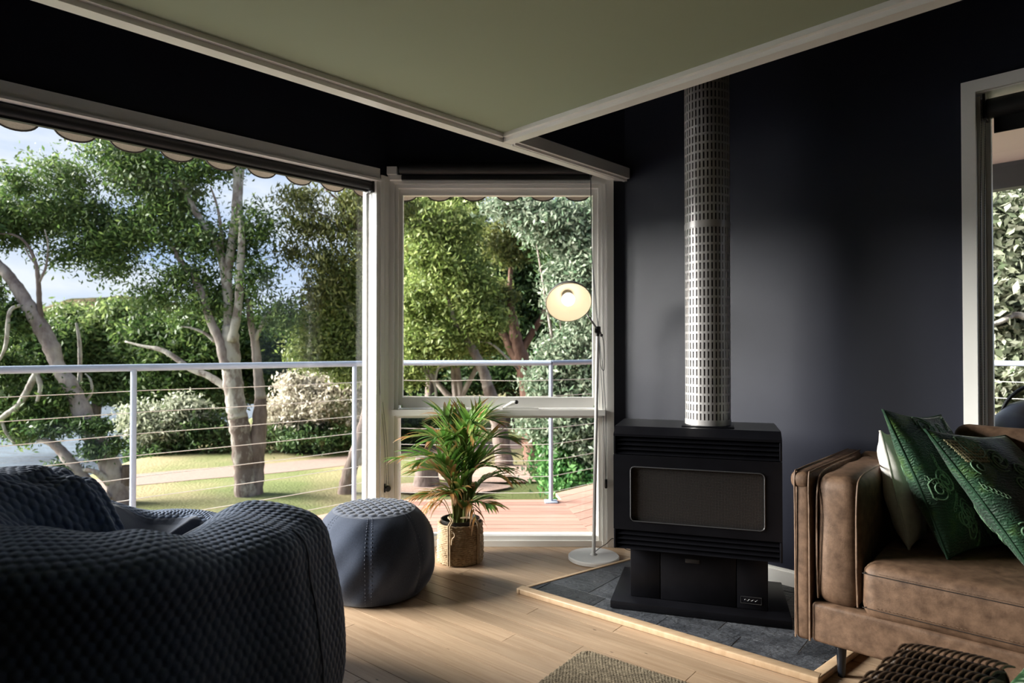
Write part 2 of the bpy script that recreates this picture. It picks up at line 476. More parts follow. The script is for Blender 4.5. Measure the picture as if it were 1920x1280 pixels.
# walls
def struct_mesh(name, mb, m):
    o = mb.build(name, m); o['kind'] = 'structure'; return o
ZT = 2.62
mb = MB(fr_uv)
mb.box((-3.5, VL, 2.17), (2.142, VL + 0.14, ZT)); mb.box((2.06, VL, -0.1), (2.142, VL + 0.09, 2.17)); mb.box((-3.5, VL, -0.1), (-0.60, VL + 0.14, 2.17))  # left pier, out of view, extended to cut window light on the right wall
struct_mesh('wall_left', mb, M['wall'])
mb = MB()
mb.box((XA - 0.02, YD, 2.16), (XB + 0.12, YD + 0.14, ZT)); mb.box((0.592, YD, -0.1), (XB + 0.10, YD + 0.12, 2.16))
struct_mesh('wall_corner', mb, M['wall'])
mb = MB(fr_uv)
mb.box((UR, 0.52, -0.1), (UR + 0.14, 2.21, ZT)); mb.box((UR, -1.0, 2.20), (UR + 0.14, 0.52, ZT)); mb.box((UR, -1.0, -0.1), (UR + 0.14, 0.52, 0.32)); mb.box((UR, -3.5, -0.1), (UR + 0.14, -1.0, ZT))
struct_mesh('wall_right', mb, M['wall'])
mb = MB(fr_uv); mb.box((-3.64, -3.64, -0.1), (UR + 0.14, -3.5, ZT)); struct_mesh('wall_back', mb, M['wall'])
mb = MB(fr_uv); mb.box((-3.64, -3.5, -0.1), (-3.5, VL + 0.14, ZT)); struct_mesh('wall_side', mb, M['wall'])

ceiling = struct('ceiling')
poly = [tuple(uv(-3.64, -3.64)[:2]), tuple(uv(UR + 0.3, -3.64)[:2]), tuple(uv(UR + 0.3, 2.21)[:2]), (XB + 0.25, YD + 0.3), (XA - 0.1, YD + 0.3), tuple(uv(-3.64, VL + 0.3)[:2])]
MB().prism(poly, 2.60, 2.74).build('upper_ceiling', M['black_ceiling'], ceiling)
BZ = 2.140
MB(fr_uv).box((-3.5, -3.5, BZ + 0.036), (2.112, 2.172, BZ + 0.07)).build('lowered_panel', M['green'], ceiling)
MB(fr_uv).box((-3.5, 2.190, BZ + 0.066), (2.140, 2.232, 2.60)).build('fascia', M['black_ceiling'], ceiling)
MB(fr_uv).box((2.130, -3.5, BZ + 0.066), (2.172, 2.232, 2.60)).build('fascia', M['black_ceiling'], ceiling)

# cream beams round the lowered ceiling: a flat board and a stepped bead, each a strip of its own
t1 = struct('trim_1')
MB(fr_uv).box((-3.5, 2.186, BZ), (3.112, 2.240, BZ + 0.066)).build('beam_board', M['white'], t1)
MB(fr_uv).box((-3.5, 2.166, BZ + 0.018), (2.112, 2.187, BZ + 0.066)).build('bead', M['white'], t1)
MB(fr_uv).box((2.180, 2.140, BZ + 0.004), (3.108, 2.1865, BZ + 0.064)).build('beam_board', M['white'], t1)
MB(fr_uv).box((2.180, 2.160, BZ - 0.007), (3.110, 2.168, BZ + 0.004)).build('bead', M['white'], t1)
MB(fr_uv).box((2.180, 2.176, BZ - 0.007), (3.110, 2.184, BZ + 0.004)).build('bead', M['white'], t1)
t2 = struct('trim_2')
MB(fr_uv).box((2.126, -3.5, BZ + 0.001), (2.180, 2.186, BZ + 0.066)).build('beam_board', M['white'], t2)
MB(fr_uv).box((2.106, -3.5, BZ + 0.018), (2.127, 2.166, BZ + 0.065)).build('bead', M['white'], t2)

# skirting on the right wall
bb = struct('baseboard_right')
MB(fr_uv).box((UR - 0.018, 0.55, 0.0), (UR, 2.18, 0.085)).build('board', M['white'], bb)
MB(fr_uv).box((UR - 0.012, 0.55, 0.085), (UR, 2.18, 0.095)).build('bead', M['white'], bb)

# ------------------------------------------------------------------ windows
# 1: the wide picture window in the left wall
w1 = struct('window_1')
UE = 2.048
MB(fr_uv).box((-0.70, VL - 0.018, 2.132), (UE + 0.02, VL, 2.195)).build('head_casing', M['white'], w1)
MB(fr_uv).box((-0.70, VL - 0.028, 2.122), (UE + 0.03, VL + 0.02, 2.134)).build('bead', M['white'], w1)
MB(fr_uv).box((-0.70, VL + 0.02, 2.128), (UE + 0.01, VL + 0.12, 2.17)).build('head_jamb', M['white'], w1)
MB(fr_uv).box((UE, VL - 0.012, -0.0), (UE + 0.026, VL + 0.12, 2.14)).build('side_jamb', M['white'], w1)
MB(fr_uv).box((UE + 0.026, VL - 0.020, 0.0), (UE + 0.052, VL + 0.03, 2.16)).build('side_casing', M['white'], w1)
MB(fr_uv).box((UE + 0.058, VL - 0.014, 0.0), (UE + 0.088, VL + 0.02, 2.16)).build('side_casing', M['white'], w1)
MB(fr_uv).box((-0.60, VL + 0.02, -0.02), (UE, VL + 0.12, 0.06)).build('sill', M['white'], w1)
MB(fr_uv).box((-0.70, VL - 0.012, 0.0), (-0.60, VL + 0.12, 2.14)).build('side_jamb', M['white'], w1)
MB(fr_uv).box((-0.60, VL + 0.092, 0.05), (UE, VL + 0.098, 2.13)).build('pane', M['glass'], w1)
MB(fr_uv).box((UE - 0.012, VL + 0.078, 0.06), (UE + 0.001, VL + 0.112, 2.13)).build('glazing_bead', M['white'], w1)

# 2: the corner window, an awning sash over a fixed pane
w2 = struct('window_2')
XL, XR = -0.708, 0.594                    # outer edges of its frame
def b2(name, a, c, m='white', parent=w2):
    return MB().box(a, c).build(name, M[m], parent)
b2('side_casing', (XL - 0.018, YD - 0.020, 0.0), (XL + 0.020, YD + 0.03, 2.168))
b2('side_casing', (XL + 0.022, YD - 0.006, 0.0), (XL + 0.040, YD + 0.10, 2.15))
b2('side_casing', (0.552, YD - 0.022, 0.0), (XR, YD + 0.03, 2.168))
b2('side_casing', (0.528, YD - 0.014, 0.0), (0.549, YD + 0.04, 2.15))
b2('side_casing', (0.506, YD - 0.004, 0.0), (0.526, YD + 0.10, 2.14))
b2('head_casing', (XL + 0.02, YD - 0.018, 2.120), (0.552, YD + 0.03, 2.168))
b2('head_casing', (XL + 0.04, YD - 0.006, 2.098), (0.506, YD + 0.10, 2.118))
b2('return_block', (XL - 0.018, YD - 0.06, 2.166), (XL + 0.040, YD + 0.0, 2.210))
b2('return_block', (XL - 0.005, YD - 0.05, 2.136), (XL + 0.066, YD - 0.018, 2.164))
# sash
b2('sash_stile', (-0.668, YD + 0.020, 0.822), (-0.646, YD + 0.060, 2.098))
b2('sash_stile', (0.478, YD + 0.020, 0.822), (0.506, YD + 0.060, 2.098))
b2('sash_rail', (-0.646, YD + 0.020, 2.062), (0.478, YD + 0.060, 2.098))
b2('sash_rail', (-0.646, YD + 0.014, 0.806), (0.478, YD + 0.060, 0.868))
b2('transom', (-0.700, YD - 0.045, 0.766), (0.540, YD + 0.10, 0.800))
b2('transom_bead', (-0.668, YD - 0.030, 0.752), (0.528, YD + 0.02, 0.767))
b2('pane', (-0.650, YD + 0.038, 0.85), (0.482, YD + 0.043, 2.08), 'glass')
b2('pane', (-0.668, YD + 0.048, 0.05), (0.526, YD + 0.053, 0.77), 'glass')
b2('bottom_rail', (-0.700, YD + 0.010, 0.0), (0.552, YD + 0.09, 0.058))
b2('sill_bead', (-0.705, YD - 0.006, 0.0), (0.560, YD + 0.012, 0.034))
# winder of the awning sash
wd = b2('winder_base', (-0.055, YD - 0.040, 0.800), (0.155, YD - 0.005, 0.813))
m_ = MB(); m_.tube([(-0.05, YD - 0.02, 0.812), (0.0, YD - 0.03, 0.838), (0.018, YD - 0.035, 0.842)], [0.006, 0.012, 0.010], 8); m_.build('winder_arm', M['white'], wd)
m_ = MB(); m_.sphere((0.026, YD - 0.035, 0.845), 0.012, 12, 8); m_.build('winder_knob', M['black_plastic'], wd)

# 3: the window at the right end of the right wall
w3 = struct('window_3')
def b3(name, a, c, m='white'):
    return MB(fr_uv).box(a, c).build(name, M[m], w3)
VJ = 0.490
b3('side_casing', (UR - 0.020, VJ, 0.30), (UR, VJ + 0.048, 2.226))
b3('head_casing', (UR - 0.020, -1.0, 2.178), (UR, VJ, 2.226))
b3('side_jamb', (UR, VJ + 0.002, 0.30), (UR + 0.12, VJ + 0.03, 2.18))
b3('jamb_bead', (UR + 0.022, VJ - 0.010, 0.30), (UR + 0.036, VJ + 0.002, 2.17))
b3('jamb_bead', (UR + 0.064, VJ - 0.016, 0.30), (UR + 0.086, VJ + 0.002, 2.17))
b3('head_jamb', (UR, -1.0, 2.176), (UR + 0.12, VJ, 2.205))
b3('sash_stile', (UR + 0.088, VJ - 0.034, 0.34), (UR + 0.120, VJ + 0.002, 2.17))
b3('sill', (UR - 0.03, -1.0, 0.29), (UR + 0.12, VJ + 0.03, 0.33))
b3('pane', (UR + 0.100, -1.0, 0.34), (UR + 0.106, VJ - 0.03, 2.17), 'glass')

# ------------------------------------------------------------------ roller blinds
def ball_chain(mb, pts, r=0.0022, step=0.0085):
    P = spline(pts, 10)
    mb.tube(P, r * 0.45, 5)
    acc = 0.0
    for i in range(len(P) - 1):
        d = (P[i + 1] - P[i]).length
        while acc < d:
            c = P[i].lerp(P[i + 1], acc / d)
            mb.add([c + Vector(q) * r for q in ((1, 0, 0), (-1, 0, 0), (0, 1, 0), (0, -1, 0), (0, 0, 1), (0, 0, -1))],
                   [(0, 2, 4), (2, 1, 4), (1, 3, 4), (3, 0, 4), (2, 0, 5), (1, 2, 5), (3, 1, 5), (0, 3, 5)])
            acc += step
        acc -= d

rb = thing('roller_blind', uv(0.4, VL + 0.035, 2.07), 'black roller blind rolled up under the head of the wide picture window', 'roller blind')
MB().tube([uv(-0.59, VL + 0.042, 2.100), uv(UE - 0.012, VL + 0.042, 2.100)], 0.030, 20).build('roll', M['blind'], rb, 40)
MB(fr_uv).box((-0.59, VL + 0.030, 2.062), (UE - 0.03, VL + 0.054, 2.074)).build('bottom_bar', M['blind'], rb)
MB(fr_uv).box((UE - 0.012, VL + 0.008, 2.060), (UE - 0.001, VL + 0.078, 2.134)).build('bracket', M['black_plastic'], rb)
mb = MB(); ball_chain(mb, [uv(UE - 0.016, VL + 0.012, 2.10), uv(UE - 0.010, VL + 0.004, 1.4), uv(UE + 0.050, VL - 0.026, 0.60), uv(UE + 0.062, VL - 0.028, 0.36)]); mb.build('chain', M['black_plastic'], rb)
mb = MB(); ball_chain(mb, [uv(UE - 0.014, VL + 0.06, 2.10), uv(UE - 0.008, VL + 0.02, 1.4), uv(UE + 0.054, VL - 0.028, 0.70), uv(UE + 0.076, VL - 0.028, 0.37)]); mb.build('chain', M['black_plastic'], rb)
tn = MB(); tn.lathe([(0.0001, -0.008), (0.015, -0.008), (0.018, -0.004), (0.018, 0.004), (0.015, 0.008), (0.0001, 0.008)], uv(UE + 0.070, VL - 0.030, 0.345), 20, axis=(R2, -R2, 0)); tn.build('chain_tensioner', M['black_plastic'], rb, 40)
MB(fr_uv).box((UE + 0.050, VL - 0.026, 0.325), (UE + 0.058, VL - 0.020, 0.375)).build('tensioner_clip', M['black_plastic'], rb)

rb = thing('roller_blind', (-0.05, YD - 0.06, 2.14), 'black roller blind rolled up over the narrower corner window', 'roller blind')
MB().tube([(XL + 0.058, YD - 0.058, 2.200), (0.450, YD - 0.058, 2.200)], 0.036, 20).build('roll', M['blind'], rb, 40)
MB().box((XL + 0.066, YD - 0.055, 2.136), (0.452, YD - 0.036, 2.158)).build('bottom_bar', M['blind'], rb)
MB().box((XL + 0.066, YD - 0.040, 2.156), (0.450, YD - 0.036, 2.200)).build('drop', M['blind'], rb)
MB().box((0.452, YD - 0.09, 2.142), (0.459, YD - 0.01, 2.24)).build('bracket', M['black_plastic'], rb)
mb = MB(); mb.tube(spline([(0.458, YD - 0.05, 2.15), (0.465, YD - 0.045, 1.7), (0.500, YD - 0.040, 1.30), (0.530, YD - 0.034, 0.75), (0.543, YD - 0.032, 0.40)], 8), 0.0021, 6); mb.build('pull_cord', M['chrome'], rb)
mb = MB(); mb.tube(spline([(0.454, YD - 0.07, 2.15), (0.460, YD - 0.06, 1.8), (0.480, YD - 0.05, 1.45), (0.538, YD - 0.038, 0.90), (0.545, YD - 0.034, 0.40)], 8), 0.0021, 6); mb.build('pull_cord', M['chrome'], rb)
mb = MB(); mb.rbox((0.537, YD - 0.044, 0.345), (0.552, YD - 0.024, 0.40), 0.006, 2); mb.build('chain_tensioner', M['black_plastic'], rb, 40)

rb = thing('roller_blind', uv(UR + 0.05, -0.2, 2.06), 'black roller blind rolled up in the window beside the sofa', 'roller blind')
MB().tube([uv(UR + 0.055, -0.98, 2.120), uv(UR + 0.055, VJ - 0.028, 2.120)], 0.040, 20).build('roll', M['blind'], rb, 40)
MB(fr_uv).box((UR + 0.060, -0.98, 2.020), (UR + 0.066, VJ - 0.048, 2.120)).build('drop', M['blind'], rb)
MB(fr_uv).box((UR + 0.010, VJ - 0.028, 2.075), (UR + 0.100, VJ - 0.018, 2.172)).build('bracket', M['black_plastic'], rb)
for (du, dv) in ((0.018, -0.006), (0.050, -0.014)):
    mb = MB(); ball_chain(mb, [uv(UR + du, VJ + dv - 0.008, 2.11), uv(UR + du * 0.8, VJ + dv, 1.4), uv(UR + du * 0.55, VJ + dv, 0.6)], 0.0030, 0.010); mb.build('chain', M['black_plastic'], rb)

# ------------------------------------------------------------------ outside: deck, railing, awnings, porch
DZ = -0.05
deck = struct('deck')
A = (-0.89, 5.10); B = (0.307, 5.10)
mb = MB(); mb.prism([tuple(uv(-2.6, VL + 0.10)[:2]), tuple(uv(2.12, VL + 0.10)[:2]), (XA, YD + 0.10), (XB + 0.05, YD + 0.10), tuple(uv(UR + 0.12, 2.2)[:2]), tuple(uv(UR + 0.12, -2.4)[:2]),
                     tuple(uv(6.2, -2.4)[:2]), tuple(uv(6.2, 3.42)[:2]), (B[0], B[1]), (A[0], A[1]), tuple(uv(-2.6, 4.24)[:2])], DZ - 0.20, DZ - 0.03)
mb.build('joists', M['fascia'], deck)
def planks(dirv, org_, n0, n1, s0, s1, half, w=0.092, gap=0.005):
    d = Vector((dirv[0], dirv[1], 0)); n = Vector((-d.y, d.x, 0))
    k = 0
    t = n0
    while t < n1:
        poly = []
        for (ss, nn) in ((s0, t + gap / 2), (s1, t + gap / 2), (s1, t + w - gap / 2), (s0, t + w - gap / 2)):
            p = Vector((org_[0], org_[1], 0)) + d * ss + n * nn
            poly.append((p.x, p.y))
        poly = clip(poly, half)
        if len(poly) >= 3:
            MB().prism(poly, DZ - 0.026, DZ + random.uniform(-0.0015, 0.0)).build('deck_board', M['deck'], deck)
        t += w
def hp(p, q):
    """half plane to the left of p -> q"""
    dx, dy = q[0] - p[0], q[1] - p[1]
    L = math.hypot(dx, dy)
    a, b_ = dy / L, -dx / L
    return (a, b_, a * p[0] + b_ * p[1])
ML = ((XA, YD + 0.09), A)                 # mitre between the left and the corner runs
MR = ((0.56, YD + 0.09), (0.40, 5.10))    # mitre between the corner and the right runs
planks((R2, R2), (0, 0), VL + 0.11, 4.26, -2.6, 3.4, [hp(ML[0], ML[1])])
planks((1, 0), (0, 0), YD + 0.095, 5.10, -2.2, 2.0, [hp(ML[1], ML[0]), hp(MR[0], MR[1])])
planks((R2, R2), (0, 0), -2.4, 3.42, 2.9, 6.2, [hp(MR[1], MR[0]), (-R2, -R2, -(UR + 0.13))], w=0.135)

RZ = 1.044
rail = thing('deck_railing', uv(3.0, 4.2, DZ), 'pale grey deck balustrade with steel cables and round posts', 'railing')
C3 = uv(6.12, 3.354); D3 = uv(6.12, -2.3); A0 = uv(-2.4, 4.20)
a3, b3_ = Vector((A[0] + 0.0, 5.05, 0)), Vector((B[0], 5.05, 0))
runs = [(A0, a3), (a3, b3_), (b3_, C3), (C3, D3)]
for p, q in runs:
    d = (q - p).normalized()
    mb = MB(); mb.tube([p + Vector((0, 0, RZ)), q + Vector((0, 0, RZ))], 0.021, 14); mb.build('handrail', M['white_rail'], rail, 40)
    for k in range(8):
        z = RZ - 0.135 - k * 0.126
        L = (q - p).length; n = max(2, int(L / 1.45))
        pts = []
        for i in range(n * 4 + 1):
            f = i / (n * 4); sag = 0.006 * math.sin(math.pi * ((f * n) % 1.0)) if 0 < i < n * 4 else 0
            pts.append(p.lerp(q, f) + Vector((0, 0, z - sag)))
        mb = MB(); mb.tube(pts, 0.0026, 6); mb.build('cable', M['cable'], rail, 40)
def post(p):
    mb = MB(); mb.tube([p + Vector((0, 0, DZ)), p + Vector((0, 0, RZ - 0.01))], 0.0165, 12); mb.build('post', M['white_rail'], rail, 40)
    mb = MB(); mb.rbox((p.x - 0.05, p.y - 0.05, DZ), (p.x + 0.05, p.y + 0.05, DZ + 0.012), 0.004, 2); mb.build('base_plate', M['white_rail'], rail, 40)
pL1 = at(250, 800, 3.73); pL1.z = 0
for p in (pL1, pL1 - E1 * 1.45, pL1 - E1 * 2.9, pL1 + E1 * 1.46, a3 - E1 * 0.03, b3_, C3, b3_.lerp(C3, 0.5), C3.lerp(D3, 0.27), C3.lerp(D3, 0.54), C3.lerp(D3, 0.8)):
    post(Vector((p.x, p.y, 0)))

def awning(name_label, fr, s0, s1, off, depth, ph):
    aw = thing('window_awning', fr((s0 + s1) / 2, depth, 2.25), name_label, 'awning')
    MB(fr).add([(s0, 0.0, 2.56), (s1, 0.0, 2.56), (s1, depth, 2.335), (s0, depth, 2.335), (s0, 0.0, 2.572), (s1, 0.0, 2.572), (s1, depth, 2.347), (s0, depth, 2.347)],
               [(3, 2, 1, 0), (4, 5, 6, 7), (0, 1, 5, 4), (1, 2, 6, 5), (2, 3, 7, 6), (3, 0, 4, 7)]).build('canopy', M['canvas'], aw)
    MB(fr).box((s0, depth - 0.002, 2.256), (s1, depth + 0.002, 2.336)).build('valance', M['canvas'], aw)
    MB().tube([fr(s0, depth - 0.012, 2.335), fr(s1, depth - 0.012, 2.335)], 0.012, 10).build('front_bar', M['white_rail'], aw, 40)
    c = s0 + ph
    while c + 0.09 < s1:
        a_ = 0.092; h_ = 0.078
        top = [(c - a_ * math.cos(math.pi * i / 14), -h_ * math.sin(math.pi * i / 14) ** 0.75) for i in range(15)]
        mb = MB(fr)
        n = len(top)
        mb.add([(x, depth - 0.002, 2.258 + z) for x, z in top] + [(x, depth + 0.002, 2.258 + z) for x, z in top],
               [tuple(range(n)), tuple(range(2 * n - 1, n - 1, -1))] + [(i, i + 1, n + i + 1, n + i) for i in range(n - 1)] + [(n - 1, 0, n, 2 * n - 1)])
        o = mb.build('scallop', M['canvas'], aw)
        mb = MB(); mb.tube([fr(x, depth, 2.258 + z) for x, z in top], 0.0045, 6); mb.build('binding', M['canvas_edge'], o)
        c += 0.235
awning('tan canvas awning with scalloped edge outside the wide picture window', lambda s, d, z: uv(s, VL + 0.14 + d, z), -2.0, 2.62, 0, 0.46, 0.118)
awning('tan canvas awning with scalloped edge outside the narrow corner window', lambda s, d, z: Vector((s, YD + 0.14 + d, z - 0.018)), -0.93, 0.80, 0, 0.46, 0.20)

porch = struct('porch_roof')
MB(fr_uv).box((UR + 0.15, -2.4, 2.46), (5.66, 1.9, 2.50)).build('soffit', M['soffit'], porch)
MB(fr_uv).box((5.60, -2.4, 2.28), (5.70, 1.9, 2.46)).build('beam', M['fascia'], porch)

# kettle barbecue on the deck outside the right window
gc = uv(4.30, 0.34)
gr = thing('kettle_barbecue', (gc.x, gc.y, DZ), 'dark metal kettle barbecue with a hoop handle on the deck', 'barbecue')
Rk = 0.29; zc = 0.66
MB().lathe([(0.001, zc - 0.24), (0.12, zc - 0.22), (0.21, zc - 0.15), (0.27, zc - 0.05), (Rk, zc + 0.02), (Rk + 0.006, zc + 0.03)], (gc.x, gc.y, 0), 40).build('bowl', M['grill'], gr, 40)
MB().lathe([(Rk + 0.010, zc + 0.03), (Rk + 0.008, zc + 0.06), (0.26, zc + 0.14), (0.20, zc + 0.20), (0.12, zc + 0.235), (0.001, zc + 0.245)], (gc.x, gc.y, 0), 40).build('lid', M['grill'], gr, 40)
mb = MB(); mb.tube([Vector((gc.x, gc.y, zc + 0.12)) + Vector((0.72, -0.7, 0)) * (0.235 * math.cos(t)) + Vector((0, 0, 0.21 * math.sin(t))) for t in [math.pi * i / 20 for i in range(21)]], 0.009, 8); mb.build('handle', M['grill'], gr, 40)
for k in range(3):
    t = 2 * math.pi * k / 3 + 0.4
    mb = MB(); mb.tube([(gc.x + 0.17 * math.cos(t), gc.y + 0.17 * math.sin(t), zc - 0.18), (gc.x + 0.30 * math.cos(t), gc.y + 0.30 * math.sin(t), DZ)], 0.012, 8); mb.build('leg', M['chrome'], gr, 40)
# ------------------------------------------------------------------ hearth
HZ = 0.020
hA, hB, hC, hD = (0.0253, 3.033), (1.049, 2.208), (1.672, 2.738), (0.812, 3.598)
hearth = thing('hearth', (0.85, 2.9, 0), 'low slate tiled hearth pad with pale timber edging on the oak floor', 'hearth')
hpoly = [hA, hB, hC, hD]
MB().prism(hpoly, 0.0, HZ - 0.0022).build('bed', M['grout'], hearth)
def edging(p, q, w, h):
    p = Vector((*p, 0)); q = Vector((*q, 0))
    d = (q - p).normalized(); n = Vector((-d.y, d.x, 0))
    mb = MB(lambda s, t, z: p + d * s + n * t + Vector((0, 0, z)))
    mb.rbox((-0.004, -0.004, 0.0005), ((q - p).length + 0.004, w, h), 0.005, 3)
    mb.build('edging', M['nose'], hearth, 40)
edging(hA, hB, 0.044, HZ + 0.006)
edging(hB, hC, 0.034, HZ + 0.005)
edging(hD, hA, 0.016, HZ + 0.004)
def hp_in(p, q, off):
    a, b_, c = hp(p, q)
    return (a, b_, c - off)
thalf = [hp_in(hA, hB, 0.046), hp_in(hB, hC, 0.036), hp_in(hC, hD, 0.004), hp_in(hD, hA, 0.018)]
rows = [(2.30, 2.535, -1.525), (2.535, 2.838, -1.62), (2.838, 3.14, -1.49), (3.14, 3.45, -1.60)]
for n0, n1, s0 in rows:
    for k in range(-3, 8):
        a, b_ = s0 + k * 0.3075, s0 + (k + 1) * 0.3075
        poly = []
        for ss, nn in ((a + .0022, n0 + .0022), (b_ - .0022, n0 + .0022), (b_ - .0022, n1 - .0022), (a + .0022, n1 - .0022)):
            p = FB * ss + FN * nn
            poly.append((p.x, p.y))
        poly = clip(poly, thalf)
        if len(poly) >= 3:
            MB().prism(poly, HZ - 0.008, HZ + random.uniform(-0.001, 0.0005)).build('slate_tile', M['slate'], hearth)

# ------------------------------------------------------------------ wood stove
sw = Vector((0.954, -0.301, 0)).normalized(); sn = Vector((0.301, 0.954, 0)).normalized()
so = Vector((0.429, 2.813, 0))
frs = lambda t, n, z: so + sw * t + sn * n + Vector((0, 0, z))
st = thing('wood_stove', frs(0.365, 0.2, HZ), 'black freestanding wood stove with louvred front on the slate hearth', 'stove')
def sb(name, a, b, m='stove', parent=st, r=0.003):
    mb = MB(frs); mb.rbox(a, b, r, 2); return mb.build(name, M[m], parent, 40)
sb('plinth', (0.0, 0.0, HZ + 0.0012), (0.737, 0.46, HZ + 0.034), r=0.004)
PZ = HZ + 0.034
sb('pedestal_core', (0.085, 0.09, PZ), (0.645, 0.43, 0.285), 'stove_dark')
for a, b in ((0.079, 0.2075), (0.2105, 0.5235), (0.5265, 0.650)):
    sb('pedestal_panel', (a, 0.076, PZ + 0.001), (b, 0.092, 0.284))
sb('ash_slot', (0.315, 0.073, 0.225), (0.375, 0.078, 0.243), 'stove_dark')
sb('pedestal_side', (0.079, 0.093, PZ + 0.001), (0.086, 0.43, 0.284)); sb('pedestal_side', (0.643, 0.093, PZ + 0.001), (0.650, 0.43, 0.284))
bx0, bx1 = 0.016, 0.700
sb('body', (bx0 + 0.006, 0.034, 0.283), (bx1 - 0.006, 0.36, 0.770))
# top with chamfered front edge
prof = [(0.0, 0.772), (0.0, 0.782), (0.052, 0.811), (0.362, 0.811), (0.362, 0.772)]
mb = MB(frs); n = len(prof)
mb.add([(bx0, y, z) for y, z in prof] + [(bx1, y, z) for y, z in prof], [tuple(range(n)), tuple(range(2 * n - 1, n - 1, -1))] + [(i, (i + 1) % n, n + (i + 1) % n, n + i) for i in range(n)])
mb.build('top_plate', M['stove'], st)
sb('flue_collar', (0.30, 0.09, 0.811), (0.52, 0.31, 0.816))
for z0, z1, k in ((0.694, 0.772, 4), (0.283, 0.366, 4)):
    sb('grille_cheek', (bx0, 0.0, z0), (bx0 + 0.010, 0.034, z1)); sb('grille_cheek', (bx1 - 0.010, 0.0, z0), (bx1, 0.034, z1))
    for i in range(k):
        za = z0 + (z1 - z0) * (i + 0.08) / k; zb = z0 + (z1 - z0) * (i + 0.80) / k
        mb = MB(frs)
        pr = [(0.003, za), (0.010, za - 0.002), (0.030, zb - 0.003), (0.024, zb)]
        mb.add([(bx0 + 0.011, y, z) for y, z in pr] + [(bx1 - 0.011, y, z) for y, z in pr], [(0, 1, 2, 3), (7, 6, 5, 4), (0, 4, 5, 1), (1, 5, 6, 2), (2, 6, 7, 3), (3, 7, 4, 0)])
        mb.build('louvre_slat', M['stove'], st)
wa, wb, wz0, wz1 = 0.090, 0.633, 0.408, 0.642
door = MB(frs)
door.box((bx0, 0.0, wz1), (bx1, 0.034, 0.692)); door.box((bx0, 0.0, 0.368), (bx1, 0.034, wz0)); door.box((bx0, 0.0, wz0), (wa, 0.034, wz1)); door.box((wb, 0.0, wz0), (bx1, 0.034, wz1))
dr = door.build('door', M['stove'], st)
M['rim'] = mat('worn_dark_metal', (0.075, 0.075, 0.08), 0.4, metal=0.6, bump=0.02, bscale=90, bdist=0.001)
# rounded window rim
rim = []
rr = 0.018
for cx, cz, a0 in ((wb - rr, wz1 - rr, 0), (wa + rr, wz1 - rr, 90), (wa + rr, wz0 + rr, 180), (wb - rr, wz0 + rr, 270)):
    for k in range(5):
        a_ = math.radians(a0 + k * 22.5); rim.append(frs(cx + rr * math.cos(a_), -0.001, cz + rr * math.sin(a_)))
rim.append(rim[0])
mb = MB(); mb.tube(rim, 0.0026, 6, caps=False); mb.build('window_rim', M['rim'], dr, 60)
# fire guard mesh
m, t, b = new_mat('fire_guard_mesh')
co = N(t, 'ShaderNodeTexCoord'); mpn = N(t, 'ShaderNodeMapping'); mpn.inputs['Rotation'].default_value = (0, 0, 0.305)
vo = N(t, 'ShaderNodeTexVoronoi', Scale=165.0); vo.inputs['Randomness'].default_value = 0.08
t.links.new(co.outputs['Object'], mpn.inputs[0]); t.links.new(mpn.outputs[0], vo.inputs['Vector'])
r = N(t, 'ShaderNodeValToRGB'); r.color_ramp.elements[0].position = 0.35; r.color_ramp.elements[0].color = (0.006, 0.005, 0.005, 1)
r.color_ramp.elements[1].position = 0.6; r.color_ramp.elements[1].color = (0.055, 0.05, 0.05, 1)
t.links.new(vo.outputs['Distance'], r.inputs[0]); t.links.new(r.outputs[0], b.inputs['Base Color'])
b.inputs['Roughness'].default_value = 0.4; b.inputs['Metallic'].default_value = 0.2
bp = N(t, 'ShaderNodeBump', Strength=0.6, Distance=0.002); t.links.new(vo.outputs['Distance'], bp.inputs['Height']); t.links.new(bp.outputs[0], b.inputs['Normal'])
M['mesh'] = m
mb = MB(frs); mb.box((wa - 0.002, 0.012, wz0 - 0.002), (wb + 0.002, 0.016, wz1 + 0.002)); mb.build('fire_guard', M['mesh'], dr)
# maker's plate: a thin border and a small script squiggle
pl = sb('badge', (0.540, 0.0735, 0.078), (0.625, 0.077, 0.110), 'stove', r=0.001)
mb = MB(); c = [frs(t_, 0.0728, z_) for t_, z_ in ((0.542, 0.080), (0.623, 0.080), (0.623, 0.108), (0.542, 0.108), (0.542, 0.080))]; mb.tube(c, 0.0008, 5)
mb.build('badge_border', M['chrome'], pl)
mb = MB(); mb.tube(spline([frs(0.556 + 0.0052 * i, 0.0728, 0.094 + 0.0055 * math.sin(i * 2.1) * (1.5 if i in (3, 6) else 0.8)) for i in range(11)], 5), 0.0007, 5); mb.build('badge_script', M['chrome'], pl)

